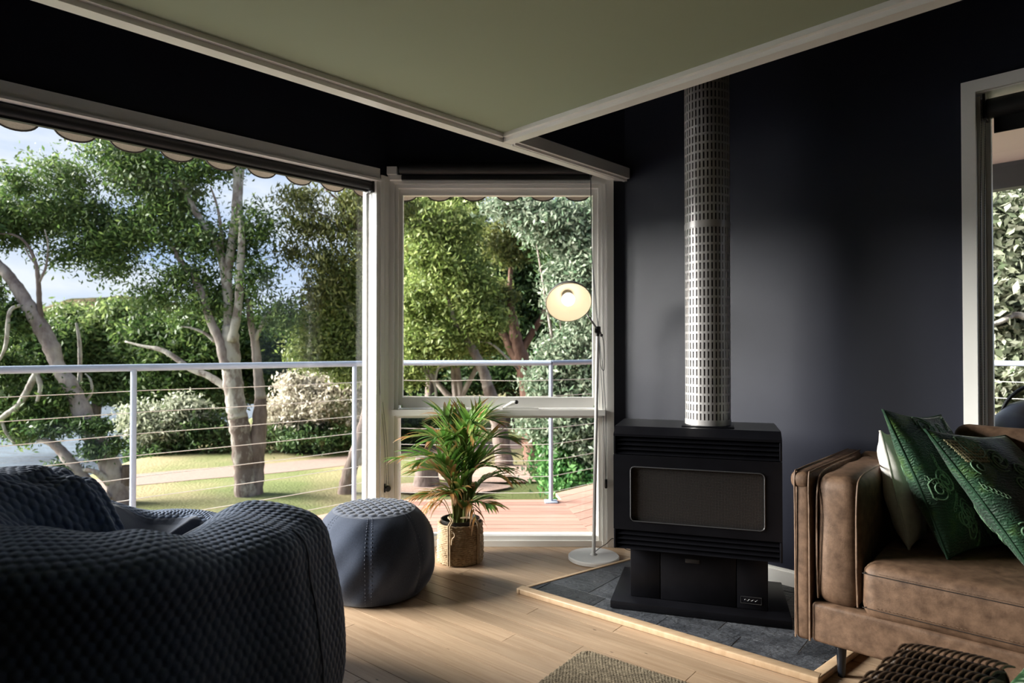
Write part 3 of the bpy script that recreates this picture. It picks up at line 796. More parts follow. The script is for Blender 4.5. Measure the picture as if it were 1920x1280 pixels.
# perforated flue shield: every slot is an opening
fc = frs(0.410, 0.205, 0)
fl = thing('stove_flue', (fc.x, fc.y, 0.816), 'tall slotted metal flue shield rising from the black stove', 'flue')
fr_, z0, z1, NC, PT = 0.098, 0.836, 2.598, 36, 0.0385
vs = []; fs = []
def ring_pt(k, z, r): 
    a_ = 2 * math.pi * k / NC
    return (fc.x + r * math.cos(a_), fc.y + r * math.sin(a_), z)
def cells(za, zb):
    mb = MB()
    nr = int(round((zb - za) / PT)); pt = (zb - za) / nr
    for r_ in range(nr):
        a0, a1 = za + r_ * pt, za + (r_ + 1) * pt
        i0, i1 = a0 + 0.13 * pt, a1 - 0.13 * pt
        for k in range(NC):
            o = [ring_pt(k, a0, fr_), ring_pt(k + 1, a0, fr_), ring_pt(k + 1, a1, fr_), ring_pt(k, a1, fr_)]
            i = [ring_pt(k + 0.30, i0, fr_), ring_pt(k + 0.70, i0, fr_), ring_pt(k + 0.70, i1, fr_), ring_pt(k + 0.30, i1, fr_)]
            ii = [ring_pt(k + 0.30, i0, fr_ - 0.003), ring_pt(k + 0.70, i0, fr_ - 0.003), ring_pt(k + 0.70, i1, fr_ - 0.003), ring_pt(k + 0.30, i1, fr_ - 0.003)]
            mb.add(o + i + ii, [(0, 1, 5, 4), (1, 2, 6, 5), (2, 3, 7, 6), (3, 0, 4, 7), (4, 5, 9, 8), (5, 6, 10, 9), (6, 7, 11, 10), (7, 4, 8, 11)])
    return mb
for a_, b_ in ((0.836, 1.692), (1.714, 2.598)):
    cells(a_, b_).build('slotted_shield', M['flue'], fl)
for a_, b_ in ((0.8165, 0.837), (1.691, 1.716)):
    MB().lathe([(fr_ - 0.002, a_), (fr_ + 0.0015, a_), (fr_ + 0.0015, b_), (fr_ - 0.002, b_)], (fc.x, fc.y, 0), 48).build('band', M['flue'], fl, 40)
MB().lathe([(0.078, 0.817), (0.078, 2.598)], (fc.x, fc.y, 0), 32).build('inner_pipe', M['flue_in'], fl, 40)

# ------------------------------------------------------------------ floor lamp
lb = Vector((0.448, 3.525, 0))
lamp = thing('floor_lamp', lb, 'white floor lamp with adjustable dome shade and glowing bulb by the window', 'lamp')
MB().lathe([(0.001, 0.0), (0.134, 0.0), (0.139, 0.004), (0.139, 0.018), (0.134, 0.023), (0.02, 0.026), (0.016, 0.034), (0.001, 0.034)], lb, 56).build('base', M['lamp_white'], lamp, 35)
ptop = at(1120.5, 622, 3.525)
mb = MB(); mb.tube([lb + Vector((0, 0, 0.026)), lb.lerp(ptop, 0.5) * 1.0 + Vector((0, 0, 0)), ptop], [0.0105, 0.010, 0.009], 14); mb.build('pole', M['lamp_white'], lamp, 40)
jt = ptop + Vector((0, 0, 0.012))
mb = MB(); mb.rbox(jt - Vector((0.016, 0.013, 0.018)), jt + Vector((0.016, 0.013, 0.018)), 0.004, 2); jo = mb.build('clamp', M['black_plastic'], lamp, 40)
mb = MB(); mb.tube([jt - Vector((0, 0.0, 0.018)), jt - Vector((0, 0, 0.036))], [0.012, 0.010], 10); mb.build('collar', M['black_plastic'], jo, 40)
sc_ = at(1066.5, 567, 3.40)
axn = Vector((0.03, -0.80, -0.60)).normalized()
ell = at(1104, 594, 3.44)
mb = MB(); mb.tube([jt + (jt - ell).normalized() * 0.055, jt, ell, ell.lerp(sc_, 0.12) - axn * 0.025], 0.0055, 8); mb.build('arm', M['chrome'], lamp, 40)
mb = MB(); mb.sphere(jt + (jt - ell).normalized() * 0.055, 0.009, 10, 6); mb.build('arm_knob', M['black_plastic'], lamp, 40)
Rs = 0.122; Ds = 0.085
prof = [(Rs, 0.0), (Rs * 0.985, 0.018), (Rs * 0.93, 0.036), (Rs * 0.82, 0.054), (Rs * 0.65, 0.070), (Rs * 0.42, 0.081), (0.030, Ds), (0.001, Ds + 0.001)]
sh = MB().lathe(prof, sc_, 48, axis=-axn).build('shade', M['lamp_olive'], lamp, 60)
MB().lathe([(max(0.001, r_ - 0.0025), h_ - 0.0025 if i else 0.0) for i, (r_, h_) in enumerate(prof)], sc_, 48, axis=-axn).build('shade_lining', M['lamp_inside'], sh, 60, label='cream inside of the dome shade')
MB().lathe([(Rs - 0.003, -0.001), (Rs + 0.001, -0.001), (Rs + 0.001, 0.002), (Rs - 0.003, 0.002), (Rs - 0.003, -0.001)], sc_, 48, axis=-axn).build('shade_rim', M['lamp_inside'], sh, 60)
tp = sc_ - axn * (Ds + 0.012)
mb = MB(); mb.lathe([(0.001, -0.014), (0.020, -0.014), (0.020, 0.004), (0.012, 0.012), (0.001, 0.013)], tp, 16, axis=-axn); mb.build('shade_cap', M['black_plastic'], lamp, 40)
mb = MB(); mb.tube([tp + Vector((-0.030, 0, 0.016)), tp + Vector((0.0, 0, 0.020)), tp + Vector((0.022, 0, 0.024))], [0.004, 0.006, 0.008], 8); mb.build('shade_knob', M['black_plastic'], lamp, 40)
bc = sc_ - axn * 0.030
m, t, b = new_mat('bulb_glow')
b.inputs['Base Color'].default_value = (1, 0.95, 0.85, 1)
b.inputs['Emission Color'].default_value = (1.0, 0.86, 0.66, 1); b.inputs['Emission Strength'].default_value = 5.5
M['bulb'] = m
MB().lathe([(0.001, -0.036), (0.018, -0.031), (0.031, -0.018), (0.036, 0.0), (0.032, 0.016), (0.022, 0.030), (0.016, 0.040), (0.015, 0.050)], bc, 24, axis=-axn).build('bulb', M['bulb'], lamp, 180)
MB().lathe([(0.024, 0.030), (0.028, 0.034), (0.028, 0.052), (0.001, 0.053)], bc, 24, axis=-axn).build('socket', M['lamp_olive'], lamp, 40)
mb = MB(); mb.tube(spline([jt + Vector((0.005, 0.008, -0.01)), jt + Vector((0.010, 0.01, -0.10)), jt + Vector((0.020, 0.01, -0.20)), jt + Vector((0.034, 0.01, -0.225)), jt + Vector((0.040, 0.01, -0.19)), jt + Vector((0.036, 0.008, -0.08)), jt + Vector((0.018, 0.006, -0.01))], 8), 0.0018, 6); mb.build('cord', M['black_plastic'], lamp)
mb = MB(); mb.tube(spline([lb + Vector((0.012, 0.0, 0.045)), lb + Vector((0.045, 0.05, 0.05)), lb + Vector((0.085, 0.10, 0.055)), lb + Vector((0.13, 0.15, 0.070)), lb + Vector((0.17, 0.18, 0.03)), lb + Vector((0.21, 0.16, 0.004)), lb + Vector((0.26, 0.15, 0.004))], 8), 0.0022, 6); mb.build('cord', M['black_plastic'], lamp)

# ------------------------------------------------------------------ quilted bean bag lounge chair
def hexq(x, y):
    """height of a puffed hexagon quilt, 0 at the seams and 1 at the middle of a cell"""
    s3 = math.sqrt(3)
    best = []
    for ox, oy in ((0, 0), (0.5, s3 / 2)):
        gx = x - ox; gy = y - oy
        rx = gx - np.round(gx); ry = gy - s3 * np.round(gy / s3)
        best.append((rx, ry, rx * rx + ry * ry))
    a_, b_ = best
    use = a_[2] < b_[2]
    rx = np.where(use, a_[0], b_[0]); ry = np.where(use, a_[1], b_[1])
    d = np.maximum(np.abs(rx), np.abs(rx) * 0.5 + np.abs(ry) * s3 / 2)   # 0 middle, 0.5 edge
    t_ = np.clip(1 - d / 0.5, 0, 1)
    return 1 - (1 - t_) ** 2.4
def mesh_np(name, V, Fq, m, parent=None, smooth=True, kind=None, label=None, uvs=None):
    o0 = org(parent)
    V = np.asarray(V, np.float32) - np.array(o0, np.float32)
    me = bpy.data.meshes.new(name)
    me.vertices.add(len(V)); me.vertices.foreach_set('co', V.ravel())
    nf, k = Fq.shape
    me.loops.add(nf * k); me.loops.foreach_set('vertex_index', Fq.ravel().astype(np.int32))
    me.polygons.add(nf); me.polygons.foreach_set('loop_start', np.arange(0, nf * k, k, dtype=np.int32))
    if smooth: me.polygons.foreach_set('use_smooth', np.ones(nf, bool))
    me.update(calc_edges=True)
    if uvs is not None:
        ul = me.uv_layers.new(name='quilt'); ul.data.foreach_set('uv', uvs[Fq.ravel()].astype(np.float32).ravel())
    me.materials.append(m)
    o = bpy.data.objects.new(name, me); link(o, parent); ORG[o.name] = o0
    if kind: o['kind'] = kind
    if label: o['label'] = label
    return o
def grid_faces(nu, nv, closed):
    i = np.arange(nu if closed else nu - 1); j = np.arange(nv - 1)
    I, J = np.meshgrid(i, j); I2 = (I + 1) % nu
    return np.stack([J * nu + I, J * nu + I2, (J + 1) * nu + I2, (J + 1) * nu + I], -1).reshape(-1, 4)
def normals_grid(P, closed):
    if closed: du = np.roll(P, -1, 1) - np.roll(P, 1, 1)
    else: du = np.gradient(P, axis=1)
    dv = np.gradient(P, axis=0)
    n_ = np.cross(du, dv); L = np.linalg.norm(n_, axis=-1, keepdims=True)
    return n_ / np.maximum(L, 1e-9)
def smooth_interp(deg, table):
    ks = sorted(table); xs = np.array([k for k in ks] + [ks[0] + 360]); ys = np.array([table[k] for k in ks] + [table[ks[0]]])
    d = (deg - xs[0]) % 360 + xs[0]
    out = np.zeros_like(d)
    for i in range(len(xs) - 1):
        sel = (d >= xs[i]) & (d <= xs[i + 1]); t_ = (d - xs[i]) / (xs[i + 1] - xs[i]); t_ = t_ * t_ * (3 - 2 * t_)
        out = np.where(sel, ys[i] + (ys[i + 1] - ys[i]) * t_, out)
    return out
def beanbag():
    c = np.array([-1.235, 1.84])
    nu, nv = 760, 380
    th = np.linspace(0, 2 * np.pi, nu, endpoint=False); deg = np.degrees(th)
    # rim height, rim radius and outer radius round the bag (0 = towards the stove, 90 = towards the windows)
    hr = smooth_interp(deg, {0: 0.705, 18: 0.672, 45: 0.555, 75: 0.535, 105: 0.55, 135: 0.66, 150: 0.71, 175: 0.80, 195: 0.825, 225: 0.84, 270: 0.80, 292: 0.775, 312: 0.735, 330: 0.70, 345: 0.695})
    rr_ = smooth_interp(deg, {0: 0.50, 30: 0.46, 60: 0.50, 90: 0.55, 135: 0.46, 165: 0.36, 190: 0.34, 225: 0.40, 270: 0.50, 315: 0.57, 340: 0.54})
    cvx = smooth_interp(deg, {0: 0.60, 90: 0.55, 130: 0.70, 165: 0.86, 195: 0.86, 235: 0.75, 280: 0.60})
    sft = smooth_interp(deg, {0: 0.0, 60: 0.0, 120: 0.10, 165: 0.24, 200: 0.24, 250: 0.12, 290: 0.0})
    ro = smooth_interp(deg, {0: 0.735, 25: 0.68, 50: 0.64, 90: 0.72, 135: 0.76, 180: 0.80, 225: 0.80, 270: 0.76, 315: 0.755})
    fr_k = smooth_interp(deg, {0: 0.0, 90: 0.0, 240: 0.16, 300: 0.20, 330: 0.10})
    lump = 1 + 0.012 * np.sin(3 * th + 0.7) + 0.010 * np.sin(7 * th + 2.0)
    ro = ro * lump
    # profile control points per direction (r, z): floor, side, shoulder, rim, inner wall, seat
    zc = 0.42
    ctrl = [(ro * 0.10, 0 * ro + 0.003), (ro * 0.78, 0 * ro + 0.003), (ro * 0.93, 0 * ro + 0.06), (ro * 0.995, 0 * ro + 0.20), (ro * 0.99, hr * 0.50 + 0.02), (ro * 0.95, hr * 0.76),
            ((ro * (0.66 + fr_k) + rr_ * (0.34 - fr_k)), hr * (0.93 + 0.02 * fr_k / 0.2)), (rr_ * 1.0, hr * 1.0), (rr_ * 0.80, hr * 0.965), (rr_ * 0.60, hr * cvx + (1 - cvx) * zc + 0.01), (rr_ * 0.35, hr * (cvx - 0.35) + (1.35 - cvx) * zc), (rr_ * 0.12, 0 * ro + zc), (rr_ * 0.01, 0 * ro + zc)]
    CR = np.array([a_ for a_, _ in ctrl]); CZ = np.array([b_ for _, b_ in ctrl])
    K = len(ctrl); tv = np.linspace(0, K - 1.0001, nv)
    i0 = np.floor(tv).astype(int); f = (tv - i0)[:, None]
    def cr(C):
        p = lambda k: C[np.clip(i0 + k, 0, K - 1)]
        a_, b_, c_, d_ = p(-1), p(0), p(1), p(2)
        return 0.5 * (2 * b_ + (c_ - a_) * f + (2 * a_ - 5 * b_ + 4 * c_ - d_) * f ** 2 + (3 * b_ - a_ - 3 * c_ + d_) * f ** 3)
    Rr, Z = cr(CR), np.maximum(cr(CZ), 0.003)
    sh_ = np.clip((tv - 5.5) / 1.5, 0, 1)[:, None] * np.clip((13.0 - tv) / 3.0, 0, 1)[:, None] * sft[None, :]
    P = np.stack([c[0] + Rr * np.cos(th) + sh_, c[1] + Rr * np.sin(th), Z], -1)
    # soft wide folds
    fold = 0.012 * np.sin(9 * th + 4 * np.sin(2 * th)) * np.clip((Z - 0.05) * 3, 0, 1)
    nrm = normals_grid(P, True)
    inner = np.clip((tv - 7.2) / 0.6, 0, 1)[:, None]
    liner = inner * np.clip((deg - 50) / 14, 0, 1) * np.clip((150 - deg) / 14, 0, 1)
    wr = 0.018 * np.sin(13 * th + 6 * Z / 0.5 + 2 * np.sin(5 * th)) * liner
    P = P + nrm * (fold * 0.6 + wr)[..., None]
    L = np.concatenate([[0 * th], np.cumsum(np.linalg.norm(np.diff(P, axis=0), axis=-1), axis=0)])
    cw = 0.0265; ncell = 180
    jr = int(np.searchsorted(tv, 7.35))                       # the rim is a seam: inside it the quilting runs straight across
    QX = th[None, :] * ncell / (2 * np.pi) + 0 * L; QY = L / cw
    ca_, sa_ = math.cos(0.5), math.sin(0.5)
    QX[jr:] = (P[jr:, :, 0] * ca_ + P[jr:, :, 1] * sa_) / 0.023; QY[jr:] = (-P[jr:, :, 0] * sa_ + P[jr:, :, 1] * ca_ + 0.5 * P[jr:, :, 2]) / 0.023
    q = hexq(QX, QY)
    sel = (tv > 2.0)[:, None] * (1 - liner)
    nrm = normals_grid(P, True)
    P = P + nrm * (0.0024 * q * sel)[..., None]
    bag = thing('bean_bag_chair', (c[0], c[1], 0), 'large dark navy quilted bean bag lounge chair on the oak floor', 'bean bag')
    Fq = grid_faces(nu, nv, True)
    # the plain denim liner is a part of its own
    lin = (liner > 0.5).reshape(-1)[Fq].all(1)
    V = P.reshape(-1, 3)
    UVq = np.stack([QX, QY], -1).reshape(-1, 2)
    def sub(name, sel_, m_, label=None):
        f_ = Fq[sel_]; u_, inv = np.unique(f_, return_inverse=True)
        o_ = mesh_np(name, V[u_], inv.reshape(-1, 4), m_, bag, label=label, uvs=UVq[u_])
    sub('quilted_cover', ~lin, M['quilt'])
    sub('seat_panel', lin, M['denim'], 'plain denim seat panel')
    # seam up the side with a line of stitches
    for dg in (350, 60):
        k = int(dg / 360 * nu)
        pts = [P[j, k] + nrm[j, k] * 0.004 for j in range(60, 200, 5)]
        mb = MB(); mb.tube(pts, 0.003, 6); mb.build('seam', M['stitch'], bag, 60)
beanbag()

# ------------------------------------------------------------------ round denim ottoman
def pouf():
    c = np.array([-0.665, 3.095]); R = 0.292; h = 0.392
    nu, nv = 256, 150
    th = np.linspace(0, 2 * np.pi, nu, endpoint=False)
    ctrl = [(0.01, 0.004), (0.20, 0.004), (0.245, 0.012), (0.278, 0.075), (0.292, 0.17), (0.280, 0.26), (0.245, 0.335), (0.205, 0.378), (0.180, 0.388), (0.10, 0.397), (0.01, 0.400)]
    C = np.array(ctrl); K = len(C); tv = np.linspace(0, K - 1.0001, nv); i0 = np.floor(tv).astype(int); f = (tv - i0)[:, None]
    p = lambda k: C[np.clip(i0 + k, 0, K - 1)]
    a_, b_, c_, d_ = p(-1), p(0), p(1), p(2)
    RZ_ = 0.5 * (2 * b_ + (c_ - a_) * f + (2 * a_ - 5 * b_ + 4 * c_ - d_) * f ** 2 + (3 * b_ - a_ - 3 * c_ + d_) * f ** 3)
    rad = RZ_[:, :1] * np.ones_like(th); z = RZ_[:, 1:] * np.ones_like(th)
    ns = 7; ph = 0.55
    d8 = np.abs(((th + ph) * ns / (2 * np.pi)) % 1 - 0.5) * 2          # 1 on a seam
    body = np.clip((tv - 1.5) / 1.0, 0, 1)[:, None] * np.clip((7.2 - tv) / 0.6, 0, 1)[:, None]
    rad = rad * (1 - 0.018 * body * (d8 ** 6))
    wr = 0.007 * np.sin(5 * th + z * 22) * np.sin(2 * th + 1.3) + 0.004 * np.sin(11 * th - 30 * z)
    rad = rad + wr * body * np.clip(1.2 - z * 2.2, 0.2, 1)
    P = np.stack([c[0] + rad * np.cos(th), c[1] + rad * np.sin(th), np.maximum(z, 0.003)], -1)
    o = thing('round_ottoman', (c[0], c[1], 0), 'round navy denim ottoman with a quilted top on the oak floor', 'ottoman')
    Fq = grid_faces(nu, nv, True); V = P.reshape(-1, 3)
    j8 = int(np.searchsorted(tv, 7.75))
    sel = Fq[:, 0] < j8 * nu
    f_ = Fq[sel]; u_, inv = np.unique(f_, return_inverse=True); mesh_np('denim_body', V[u_], inv.reshape(-1, 4), M['denim'], o)
    # quilted top disc
    n2, m2 = 200, 70
    t2 = np.linspace(0, 2 * np.pi, n2, endpoint=False); r2 = np.linspace(1, 0.002, m2)[:, None]
    rr2 = 0.192 * r2 * np.ones_like(t2); zz = 0.386 + 0.014 * (1 - r2 ** 2) * np.ones_like(t2)
    X = c[0] + rr2 * np.cos(t2); Y = c[1] + rr2 * np.sin(t2)
    zz = zz + 0.009 * hexq(X / 0.044, Y / 0.044) * np.clip((1 - r2) * 12, 0, 1)
    mesh_np('quilted_top', np.stack([X, Y, zz], -1).reshape(-1, 3), grid_faces(n2, m2, True), M['quilt_top'], o)
    for s_ in range(ns):
        tc_ = (s_ + 0.0) * 2 * math.pi / ns - ph
        k = int(round((tc_ % (2 * math.pi)) / (2 * math.pi) * nu)) % nu
        for off in (-2, 2):
            mb = MB()
            kk = (k + off) % nu
            for j in range(int(nv * 0.2), j8, 1):
                if j % 3 == 2: continue
                p0 = Vector(P[j, kk]); p1 = Vector(P[min(j + 1, nv - 1), kk])
                ou = Vector((math.cos(th[kk]), math.sin(th[kk]), 0.4)) * 0.0012
                if j % 3 == 0: mb.tube([p0 + ou, p1 + ou], 0.0011, 4)
            mb.build('stitching', M['stitch'], o)
pouf()

# ------------------------------------------------------------------ basket with potted palm
bc_ = Vector((-0.283, 3.52, 0)); BR, BH = 0.121, 0.212
bk = thing('seagrass_basket', bc_, 'woven seagrass plant basket with two cord straps on the oak floor', 'basket')
mb = MB()
nr = 20
for k in range(nr):
    z = 0.008 + (BH - 0.016) * k / (nr - 1)
    rad = BR * (0.955 + 0.05 * math.sin(math.pi * min(1, k / nr + 0.12)))
    ringp = []
    for i in range(73):
        a_ = 2 * math.pi * i / 72
        w_ = 1 + 0.022 * math.sin(i * 2.4 + k * 1.7) + random.uniform(-0.008, 0.008)
        ringp.append((bc_.x + rad * w_ * math.cos(a_), bc_.y + rad * w_ * math.sin(a_), z + 0.0015 * math.sin(i * 1.9 + k)))
    mb.tube(ringp, [0.0062 + 0.0014 * math.sin(i * 2.4 + k * 2) for i in range(73)], 6, caps=False)
mb.build('woven_coils', M['seagrass'], bk, 60, kind='stuff')
MB().lathe([(0.001, 0.003), (BR * 0.95, 0.003), (BR * 0.95, 0.009), (0.001, 0.009)], bc_, 40).build('bottom', M['seagrass'], bk)
for ang, flip in ((-112, 1), (-38, -1)):
    a_ = math.radians(ang)
    d = Vector((math.cos(a_), math.sin(a_), 0)); tt = Vector((-d.y, d.x, 0))
    for off in (-0.006, 0.006):
        path = [bc_ + d * (BR * 1.03 + 0.007) + tt * off + Vector((0, 0, z)) for z in (0.004, 0.05, 0.11, 0.17, BH)]
        path += [bc_ + d * (BR * 0.98) + tt * (off + 0.01 * flip) + Vector((0, 0, BH + 0.028)), bc_ + d * BR * 0.72 + tt * (off - 0.022) + Vector((0, 0, BH + 0.035)), bc_ + d * BR * 0.35 + tt * (off * 0.5 - 0.04) + Vector((0, 0, BH + 0.03))]
        mb = MB(); mb.tube(spline(path, 5), 0.0048, 7); mb.build('strap', M['cord_rope'], bk, 60)
d = Vector((math.cos(math.radians(-105)), math.sin(math.radians(-105)), 0)); q0 = bc_ + d * (BR + 0.018)
mb = MB(); mb.tube(spline([q0 + Vector((-0.006, 0, 0.20)), q0 + Vector((0.012, 0, 0.185)), q0 + Vector((0.016, 0, 0.165)), q0 + Vector((0.004, 0, 0.150)), q0 + Vector((0.0, 0, 0.12))], 6), 0.0035, 6); mb.build('strap_knot', M['cord_rope'], bk, 60)

palm = thing('potted_palm', bc_ + Vector((0, 0, 0.010)), 'leafy green potted palm with browning leaf tips in the seagrass basket', 'plant')
MB().lathe([(0.088, 0.012), (0.100, 0.195), (0.107, 0.222), (0.107, 0.228), (0.101, 0.228), (0.097, 0.20)], bc_, 36).build('nursery_pot', M['black_plastic'], palm, 40)
MB().lathe([(0.001, 0.196), (0.05, 0.199), (0.098, 0.190)], bc_, 30).build('soil', M['soil'], palm, 60)
def leafm(name, ca, cb, cc, p1, p2):
    """a leaf colour that browns towards the tip along the leaf's own u coordinate"""
    m, t, b = new_mat(name)
    at_ = N(t, 'ShaderNodeAttribute'); at_.attribute_name = 'along'
    r = N(t, 'ShaderNodeValToRGB'); el = r.color_ramp.elements
    el[0].position = 0.0; el[0].color = (*ca, 1); el[1].position = 1.0; el[1].color = (*cc, 1)
    e1 = el.new(p1); e1.color = (*cb, 1); e2 = el.new(p2); e2.color = (*cc, 1)
    t.links.new(at_.outputs['Fac'], r.inputs[0]); t.links.new(r.outputs[0], b.inputs['Base Color'])
    b.inputs['Roughness'].default_value = 0.42
    tr = N(t, 'ShaderNodeBsdfTranslucent'); t.links.new(r.outputs[0], tr.inputs[0])
    mxs = N(t, 'ShaderNodeMixShader'); mxs.inputs[0].default_value = 0.35
    t.links.new(b.outputs[0], mxs.inputs[1]); t.links.new(tr.outputs[0], mxs.inputs[2]); t.links.new(mxs.outputs[0], t.nodes['Material Output'].inputs[0])
    return m
M['leaf_a'] = leafm('palm_leaf_green', (0.075, 0.20, 0.030), (0.085, 0.21, 0.035), (0.11, 0.20, 0.05), 0.5, 0.95)
M['leaf_b'] = leafm('palm_leaf_light', (0.15, 0.31, 0.045), (0.17, 0.33, 0.06), (0.32, 0.30, 0.09), 0.6, 0.95)
M['leaf_c'] = leafm('palm_leaf_tipped', (0.09, 0.20, 0.035), (0.17, 0.20, 0.05), (0.34, 0.17, 0.06), 0.45, 0.8)
M['leaf_d'] = leafm('palm_leaf_dry', (0.30, 0.20, 0.06), (0.42, 0.20, 0.06), (0.40, 0.24, 0.13), 0.3, 0.75)
M['cane'] = mat('palm_cane', (0.14, 0.20, 0.05), 0.5, col2=(0.26, 0.24, 0.08), scale=20, stretch=(1, 1, 0.2), bump=0.1, bscale=80, bdist=0.001)
def leaflet(parent, base, dirv, length, width, droop, m):
    nseg = 6
    d = Vector(dirv).normalized(); side = d.cross(Vector((0, 0, 1)))
    if side.length < 1e-3: side = Vector((1, 0, 0))
    side.normalize()
    tw = random.uniform(-0.7, 0.7)
    vs = []; al = []
    p = Vector(base)
    for i in range(nseg + 1):
        f = i / nseg
        wv = width * (math.sin(math.pi * min(1, 0.12 + 0.88 * f) ** 0.75)) if i < nseg else 0.0004
        nrm_ = side.cross(d).normalized()
        s_ = (side * math.cos(tw * f) + nrm_ * math.sin(tw * f))
        vs += [p - s_ * wv, p - nrm_ * wv * 0.25, p + s_ * wv]
        al += [f, f, f]
        p = p + d * (length / nseg)
        d = (d + Vector((0, 0, -droop / nseg * (0.5 + f)))).normalized()
    fs = []
    for i in range(nseg):
        a_ = i * 3
        fs += [(a_, a_ + 1, a_ + 4, a_ + 3), (a_ + 1, a_ + 2, a_ + 5, a_ + 4)]
    o0 = org(parent)
    me = bpy.data.meshes.new('leaflet')
    me.from_pydata([tuple(q_ - o0) for q_ in vs], [], fs)
    at_ = me.attributes.new('along', 'FLOAT', 'POINT'); at_.data.foreach_set('value', al)
    me.polygons.foreach_set('use_smooth', [True] * len(fs))
    me.materials.append(m)
    o = bpy.data.objects.new('leaflet', me); link(o, parent); ORG[o.name] = o0
fr_rand = random.Random(21)
random.seed(21)
# (heading in degrees, height of the crown shaft, reach, rise, droop, dryness)
fronds = [(170, 0.30, 0.26, 0.22, 0.9, 0.25), (200, 0.26, 0.28, 0.16, 1.1, 0.3), (150, 0.22, 0.24, 0.10, 1.3, 0.35), (215, 0.14, 0.22, 0.05, 1.2, 0.7),
          (350, 0.30, 0.22, 0.22, 0.9, 0.15), (20, 0.24, 0.25, 0.16, 1.0, 0.2), (330, 0.18, 0.22, 0.12, 1.2, 0.3), (310, 0.10, 0.20, 0.06, 1.0, 0.5),
          (90, 0.32, 0.12, 0.30, 0.5, 0.1), (60, 0.34, 0.15, 0.29, 0.6, 0.1), (120, 0.33, 0.13, 0.29, 0.6, 0.15), (270, 0.30, 0.15, 0.25, 0.8, 0.1),
          (80, 0.30, 0.10, 0.33, 0.5, 0.1), (45, 0.36, 0.12, 0.28, 0.6, 0.1), (135, 0.36, 0.13, 0.28, 0.6, 0.1), (285, 0.36, 0.12, 0.28, 0.7, 0.1), (230, 0.24, 0.22, 0.18, 0.9, 0.3), (345, 0.22, 0.24, 0.14, 1.1, 0.15), (300, 0.32, 0.17, 0.25, 0.8, 0.15), (240, 0.31, 0.17, 0.23, 0.8, 0.2), (10, 0.34, 0.16, 0.30, 0.7, 0.05), (185, 0.20, 0.18, 0.12, 0.9, 0.8), (260, 0.16, 0.14, 0.06, 1.2, 0.9)]
for hd, hs, reach, rise, droop, dry in fronds:
    a_ = math.radians(hd + random.uniform(-8, 8)); d = Vector((math.cos(a_), math.sin(a_), 0))
    b0 = bc_ + Vector((random.uniform(-0.035, 0.035), random.uniform(-0.03, 0.03), 0.195)) + d * 0.012
    s_ = b0 + Vector((0, 0, hs)) + d * 0.03
    path = spline([b0, b0.lerp(s_, 0.5) + d * 0.004, s_, s_ + d * reach * 0.45 + Vector((0, 0, rise * 0.75)), s_ + d * reach + Vector((0, 0, rise * 0.75))], 6)
    mb = MB(); n = len(path)
    mb.tube(path, [0.0068 * (1 - i / n) ** 0.8 + 0.0012 for i in range(n)], 6)
    fo = mb.build('frond', M['cane'], palm, 60)
    k0 = int(n * 0.42)
    for i in range(k0, n):
        f = (i - k0) / max(1, n - 1 - k0)
        ax = (path[min(i + 1, n - 1)] - path[max(i - 1, 0)]).normalized()
        sd = ax.cross(Vector((0, 0, 1)))
        if sd.length < 1e-3: sd = Vector((-d.y, d.x, 0))
        sd.normalize()
        for sgn in (-1, 1):
            ln = (0.15 + 0.05 * math.sin(math.pi * f)) * random.uniform(0.85, 1.15) * (1 - 0.25 * f)
            dv = ax * (0.75 + 0.3 * f) + sd * sgn * (0.75 - 0.35 * f) + Vector((0, 0, 0.18))
            rdm = random.random()
            m_ = M['leaf_d'] if rdm < dry * 0.45 else M['leaf_c'] if rdm < 0.25 + dry * 0.6 else M['leaf_b'] if rdm < 0.62 else M['leaf_a']
            leaflet(fo, path[i], dv, ln, 0.0105 * random.uniform(0.8, 1.25), droop * random.uniform(0.7, 1.4), m_)
for k in range(5):
    a_ = 2.1 * k; b0 = bc_ + Vector((0.03 * math.cos(a_), 0.03 * math.sin(a_), 0.19))
    mb = MB(); mb.tube([b0, b0 + Vector((0.01 * math.cos(a_), 0.01 * math.sin(a_), 0.14)), b0 + Vector((0.015 * math.cos(a_), 0.015 * math.sin(a_), 0.30))], [0.0095, 0.0085, 0.005], 8); mb.build('stem', M['cane'], palm, 60)
# withered fronds hanging over the rim
for hd, ln in ((195, 0.17), (160, 0.12), (-60, 0.13)):
    a_ = math.radians(hd); d = Vector((math.cos(a_), math.sin(a_), 0)); b0 = bc_ + d * 0.04 + Vector((0, 0, 0.20))
    path = spline([b0, b0 + d * 0.05 + Vector((0, 0, 0.11)), b0 + d * 0.10 + Vector((0, 0, 0.13)), b0 + d * 0.15 + Vector((0, 0, 0.06))], 5)
    mb = MB(); mb.tube(path, 0.0022, 5); fo = mb.build('frond', M['cane'], palm, 60, label='withered frond')
    for i in range(6, len(path), 2):
        for sg in (-1, 1):
            leaflet(fo, path[i], d * 0.6 + Vector((-d.y, d.x, 0)) * sg * 0.5 + Vector((0, 0, -0.2)), ln * random.uniform(0.6, 1), 0.006, 2.6, M['leaf_d'])
